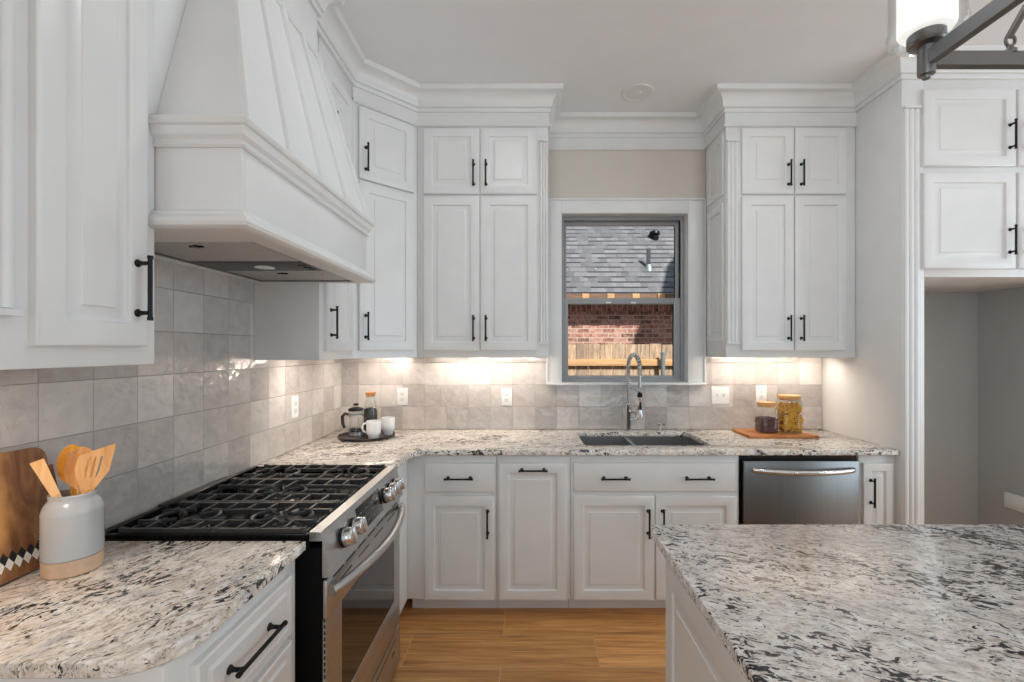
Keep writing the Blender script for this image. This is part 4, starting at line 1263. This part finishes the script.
ins = lambda k: [(p[0] + (ctr.x - p[0]) * k, p[1] + (ctr.y - p[1]) * k) for p in out]
m.loft([[onb(*p, -0.017) for p in ins(0.012)], [onb(*p, -0.014) for p in out], [onb(*p, -0.003) for p in out], [onb(*p, 0.0) for p in ins(0.012)]])
obj('board', m, ACACIA, t)
m = MB()
for k in range(16):
    y = yL + 0.012 + 0.0187 * k
    for off, mi in ((0.0, 0), (0.00935, 1)):
        yy, vv = y + off, 0.052 - (0.015 if mi else 0)
        if yy + 0.0092 > yR or yy - 0.0092 < yL:
            continue
        m.mi = mi
        q = lambda c: [onb(yy, vv - 0.0145, c), onb(yy + 0.0090, vv, c), onb(yy, vv + 0.0145, c), onb(yy - 0.0090, vv, c)]
        m.loft([q(-0.001), q(0.0006)])
obj('diamond_inlay', m, [INKBLACK, FABRIC_WHITE], t)

# ------------------------------------------------------------------ coffee tray
tx, ty = -0.978, 2.78
m = MB(); m.lathe([(0.150, 0.0006), (0.163, 0.002), (0.168, 0.016), (0.165, 0.017), (0.160, 0.006), (0.10, 0.0055)], (tx, ty, ZC1), 48)
tag(obj('serving_tray', m, TRAYM), 'round dark brown tray on the counter corner under the coffee things', 'tray')
zt_ = ZC1 + 0.0062
px, py = -1.058, 2.815
t = thing('french_press', 'glass french press with black lid and dark handle on the tray', 'french press', (px, py, zt_))
m = MB(); m.lathe([(0.041, 0.016), (0.041, 0.148), (0.043, 0.152), (0.0415, 0.152), (0.0395, 0.148), (0.0395, 0.018)], (px, py, zt_), 28); obj('carafe', m, JARG, t)
m = MB(); m.lathe([(0.044, 0.0005), (0.044, 0.010), (0.042, 0.020), (0.043, 0.024), (0.039, 0.018)], (px, py, zt_), 28)
for a in (20, 110, 200, 290):
    ca, sa = math.cos(math.radians(a)), math.sin(math.radians(a))
    m.tube([(px + 0.043 * ca, py + 0.043 * sa, zt_ + 0.012), (px + 0.043 * ca, py + 0.043 * sa, zt_ + 0.125)], 0.0022, 6)
m.lathe([(0.0435, 0.118), (0.0435, 0.128), (0.0415, 0.128), (0.0415, 0.118), (0.0435, 0.118)], (px, py, zt_), 28, cap0=False, cap1=False); obj('frame', m, STEEL, t)
m = MB(); m.lathe([(0.046, 0.150), (0.047, 0.158), (0.040, 0.166), (0.016, 0.172), (0.005, 0.174)], (px, py, zt_), 28); obj('lid', m, BLACK, t)
m = MB(); m.cyl((px, py, zt_ + 0.03), (px, py, zt_ + 0.186), 0.0026, seg=8); m.lathe([(0.038, 0.030), (0.038, 0.036)], (px, py, zt_), 24); obj('plunger', m, STEEL, t)
m = MB(); m.lathe([(0.006, 0.180), (0.017, 0.186), (0.017, 0.191), (0.010, 0.196)], (px, py, zt_), 18); obj('plunger_knob', m, BLACK, t)
m = MB(); m.tube([(px - 0.042, py - 0.008, zt_ + 0.128), (px - 0.062, py - 0.014, zt_ + 0.134), (px - 0.076, py - 0.018, zt_ + 0.116), (px - 0.074, py - 0.018, zt_ + 0.075), (px - 0.064, py - 0.016, zt_ + 0.045)], [0.009, 0.010, 0.011, 0.010, 0.008], 10)
obj('handle', m, TRAYM, t)
m = MB(); m.lathe([(0.038, 0.019), (0.038, 0.040), (0.02, 0.043)], (px, py, zt_), 24); obj('coffee', m, BEAN, t)
bx_, by_ = -0.985, 2.865
t = thing('storage_bottle', 'clear glass bottle with cork lid and dark coffee beans on the tray', 'bottle', (bx_, by_, zt_))
m = MB(); m.lathe([(0.040, 0.0005), (0.043, 0.006), (0.044, 0.12), (0.038, 0.175), (0.029, 0.212), (0.028, 0.242), (0.026, 0.242), (0.027, 0.212), (0.036, 0.175), (0.042, 0.12), (0.041, 0.006)], (bx_, by_, zt_), 28); obj('glass_body', m, JARG, t)
m = MB(); m.lathe([(0.025, 0.232), (0.025, 0.243), (0.031, 0.244), (0.031, 0.259), (0.029, 0.261)], (bx_, by_, zt_), 24); obj('cork_lid', m, CORK, t)
m = MB(); m.lathe([(0.040, 0.007), (0.0412, 0.12), (0.037, 0.155), (0.02, 0.162), (0.002, 0.164)], (bx_, by_, zt_), 28)
for k in range(70):
    a, z = random.random() * 2 * PI, 0.015 + random.random() * 0.125
    r = 0.0395 if z < 0.1 else 0.0395 - (z - 0.1) * 0.12
    m.lathe([(0.001, -0.004), (0.0035, 0), (0.001, 0.004)], (bx_ + r * math.cos(a), by_ + r * math.sin(a), zt_ + z), 6, (random.random() - 0.5, random.random() - 0.5, random.random() - 0.5))
o = obj('coffee_beans', m, BEAN); tag(o, 'dark coffee beans inside the cork-lidded bottle', 'coffee beans', None, 'stuff')
def mug(x, y, label):
    t = thing('coffee_mug', label, 'mug', (x, y, zt_), 'white mugs on the coffee tray')
    m = MB(); m.lathe([(0.028, 0.0005), (0.031, 0.004), (0.031, 0.022), (0.040, 0.033), (0.042, 0.046), (0.042, 0.106), (0.040, 0.108), (0.039, 0.104), (0.039, 0.046), (0.03, 0.033)], (x, y, zt_), 32); obj('cup', m, WGLAZE, t, 50)
    m = MB(); m.tube([(x - 0.039, y - 0.010, zt_ + 0.094), (x - 0.054, y - 0.014, zt_ + 0.092), (x - 0.063, y - 0.016, zt_ + 0.072), (x - 0.057, y - 0.015, zt_ + 0.050), (x - 0.039, y - 0.010, zt_ + 0.040)], 0.006, 10); obj('handle', m, WGLAZE, t)
mug(-0.905, 2.685, 'front white mug at the middle of the tray before the bottle')
mug(-0.862, 2.82, 'rear white mug at the right edge of the coffee tray')

# ------------------------------------------------------------------ jars on a board
m = MB(); m.box(1.335, 1.750, 2.725, 2.966, ZC1 + 0.0006, ZC1 + 0.019, 0.003)
tag(obj('serving_board', m, BOARDW), 'flat reddish-brown wooden board on the counter under two glass jars', 'serving board')
zj = ZC1 + 0.0195
def jar(x0, x1, y0, y1, h, lidh, label, lr):
    xc, yc2 = (x0 + x1) / 2, (y0 + y1) / 2
    t = thing('glass_jar', label, 'jar', (xc, yc2, zj), 'square glass jars on the wooden board')
    def R(i, z, c=0.02):
        c = max(0.004, c - i * 0.5)
        a = arc(x0 + i + c, y0 + i + c, c, 180, 270, 4) + arc(x1 - i - c, y0 + i + c, c, 270, 360, 4) + arc(x1 - i - c, y1 - i - c, c, 0, 90, 4) + arc(x0 + i + c, y1 - i - c, c, 90, 180, 4)
        return [Vector((p[0], p[1], zj + z)) for p in a]
    m = MB()
    m.loft([R(0.004, 0.0004), R(0, 0.005), R(0, h - 0.022), R(0.006, h - 0.008), R(0.010, h), R(0.012, h), R(0.009, h - 0.009), R(0.003, h - 0.022), R(0.003, 0.006), R(0.006, 0.004)]); obj('glass_body', m, JARG, t)
    m = MB(); m.lathe([(lr * 0.86, h - 0.008), (lr * 0.86, h), (lr, h + 0.001), (lr, h + lidh - 0.002), (lr * 0.97, h + lidh)], (xc, yc2, zj), 32); obj('lid', m, BAMBOO, t)
    return R
R = jar(1.442, 1.549, 2.79, 2.90, 0.165, 0.022, 'short square glass jar of dark red beans with bamboo lid', 0.052)
m = MB(); m.loft([R(0.0045, 0.0055), R(0.0045, 0.085), R(0.02, 0.094), R(0.045, 0.097)])
for k in range(150):
    f = random.random()
    z = 0.01 + random.random() * 0.082
    s_ = random.random()
    if f < 0.62:
        p = (1.449 + s_ * 0.093, 2.796, zj + z)
    elif f < 0.85:
        p = (1.448, 2.797 + s_ * 0.095, zj + z)
    else:
        p = (1.455 + s_ * 0.08, 2.80 + random.random() * 0.085, zj + 0.090)
    m.lathe([(0.001, -0.0055), (0.0032, -0.002), (0.0032, 0.002), (0.001, 0.0055)], p, 6, (random.random() - 0.5, 0.1 * random.random(), random.random() - 0.5))
tag(obj('dried_beans', m, REDBEAN), 'dark red dried beans filling half the short jar', 'beans', None, 'stuff')
R = jar(1.576, 1.706, 2.79, 2.91, 0.208, 0.022, 'tall square glass jar of golden pasta spirals with bamboo lid', 0.064)
m = MB(); m.mi = 1; m.loft([R(0.019, 0.006), R(0.019, 0.165), R(0.04, 0.172)]); m.mi = 0  # core coloured darker to stand for shade between the spirals
for k in range(190):
    f = random.random()
    z = 0.014 + random.random() * 0.160
    if f < 0.60:
        p = Vector((1.588 + random.random() * 0.106, 2.802, zj + z))
    elif f < 0.85:
        p = Vector((1.588, 2.80 + random.random() * 0.10, zj + z))
    else:
        p = Vector((1.592 + random.random() * 0.098, 2.805 + random.random() * 0.09, zj + 0.172))
    d = Vector((random.random() - 0.5, (random.random() - 0.5) * 0.3, random.random() - 0.5)).normalized()
    e1 = d.orthogonal().normalized(); e2 = d.cross(e1)
    if abs(d.y) > 0.5: continue
    pts = [p + d * (0.026 * (q / 10 - 0.5)) + (e1 * math.cos(q * 1.25) + e2 * math.sin(q * 1.25)) * 0.0042 for q in range(11)]
    lim = lambda v: Vector((min(max(v.x, 1.583), 1.699), min(max(v.y, 2.797), 2.902), min(max(v.z, zj + 0.008), zj + 0.186)))
    m.tube([lim(v) for v in pts], 0.0036, 6)
tag(obj('spiral_pasta', m, [PASTA, plain('pasta_gap_shade', lin(168, 112, 34), 0.6)]), 'golden spiral pasta filling the tall jar', 'pasta', None, 'stuff')

# ------------------------------------------------------------------ ceiling fitting and chandelier
dx_, dy_ = 0.668, 2.755
t = thing('ceiling_downlight', 'round white recessed ceiling light in front of the window', 'ceiling light', (dx_, dy_, H))
m = MB(); m.lathe([(0.098, 0), (0.098, -0.004), (0.090, -0.007), (0.074, -0.005), (0.070, -0.0005)], (dx_, dy_, H), 40); obj('trim_ring', m, CANTRIM, t)
m = MB(); m.lathe([(0.072, -0.0005), (0.060, -0.003), (0.030, -0.004), (0.027, -0.008), (0.001, -0.010)], (dx_, dy_, H), 36); obj('lens', m, CANTRIM, t)

CXa, CXb, CYa, CYb, CZ0 = 0.838, 1.19, 0.08, 0.955, 2.028
t = thing('chandelier', 'black rectangular frame chandelier with glass shades hanging over the island', 'chandelier', ((CXa + CXb) / 2, (CYa + CYb) / 2, CZ0))
m = MB()
bw = 0.0085
for x in (CXa, CXb):
    m.box(x - bw, x + bw, CYa + 0.010, CYb - 0.010, CZ0 + 0.011, CZ0 + 0.040)
for y in (CYa, CYb):
    m.box(CXa + 0.010, CXb - 0.010, y - bw, y + bw, CZ0 + 0.011, CZ0 + 0.040)
obj('frame', m, GUN, t)
for x in (CXa, CXb):
    for y in (CYa, CYb):
        m = MB(); m.lathe([(0.007, -0.014), (0.008, -0.008), (0.0145, -0.006), (0.0155, -0.002), (0.0155, 0.052), (0.030, 0.056), (0.033, 0.060), (0.033, 0.078), (0.030, 0.080)], (x, y, CZ0), 28); ar = obj('lamp_holder', m, GUN, t)
        m = MB(); m.lathe([(0.022, 0.0800), (0.045, 0.083), (0.049, 0.090), (0.049, 0.255), (0.047, 0.255), (0.047, 0.092)], (x, y, CZ0), 36); obj('inner_shade', m, GLOW, ar)
        m = MB(); m.lathe([(0.034, 0.071), (0.060, 0.071), (0.067, 0.077), (0.068, 0.088), (0.064, 0.102), (0.064, 0.285), (0.062, 0.285), (0.062, 0.102), (0.066, 0.088), (0.065, 0.079), (0.034, 0.075)], (x, y, CZ0), 40, cap0=False, cap1=False); obj('outer_shade', m, GLASS, ar)
m = MB()
apx, apy, apz = (CXa + CXb) / 2, (CYa + CYb) / 2, 2.62
for y in (CYa, CYb):
    xm = (CXa + CXb) / 2
    m.lathe([(0.011, 0.038), (0.011, 0.046), (0.006, 0.050), (0.006, 0.056)], (xm, y, CZ0), 14)
    ring = [Vector((xm + 0.010 * math.cos(a * PI / 6), y, CZ0 + 0.066 + 0.012 * math.sin(a * PI / 6))) for a in range(13)]
    m.tube(ring, 0.003, 6)
    d = (Vector((apx, apy, apz)) - Vector((xm, y, CZ0 + 0.08))).normalized()
    s0 = Vector((xm, y, CZ0 + 0.078))
    m.cyl(s0 - d * 0.006, s0 + d * 0.05, 0.007, seg=10); m.cyl(s0 + d * 0.05, Vector((apx, apy, apz)), 0.005, seg=10)
m.lathe([(0.02, -0.02), (0.02, 0.02)], (apx, apy, apz), 18); m.cyl((apx, apy, apz), (apx, apy, H - 0.02), 0.006)
m.lathe([(0.062, -0.001), (0.062, -0.02), (0.03, -0.026)], (apx, apy, H), 28)
obj('hanging_rods', m, GUN, t)
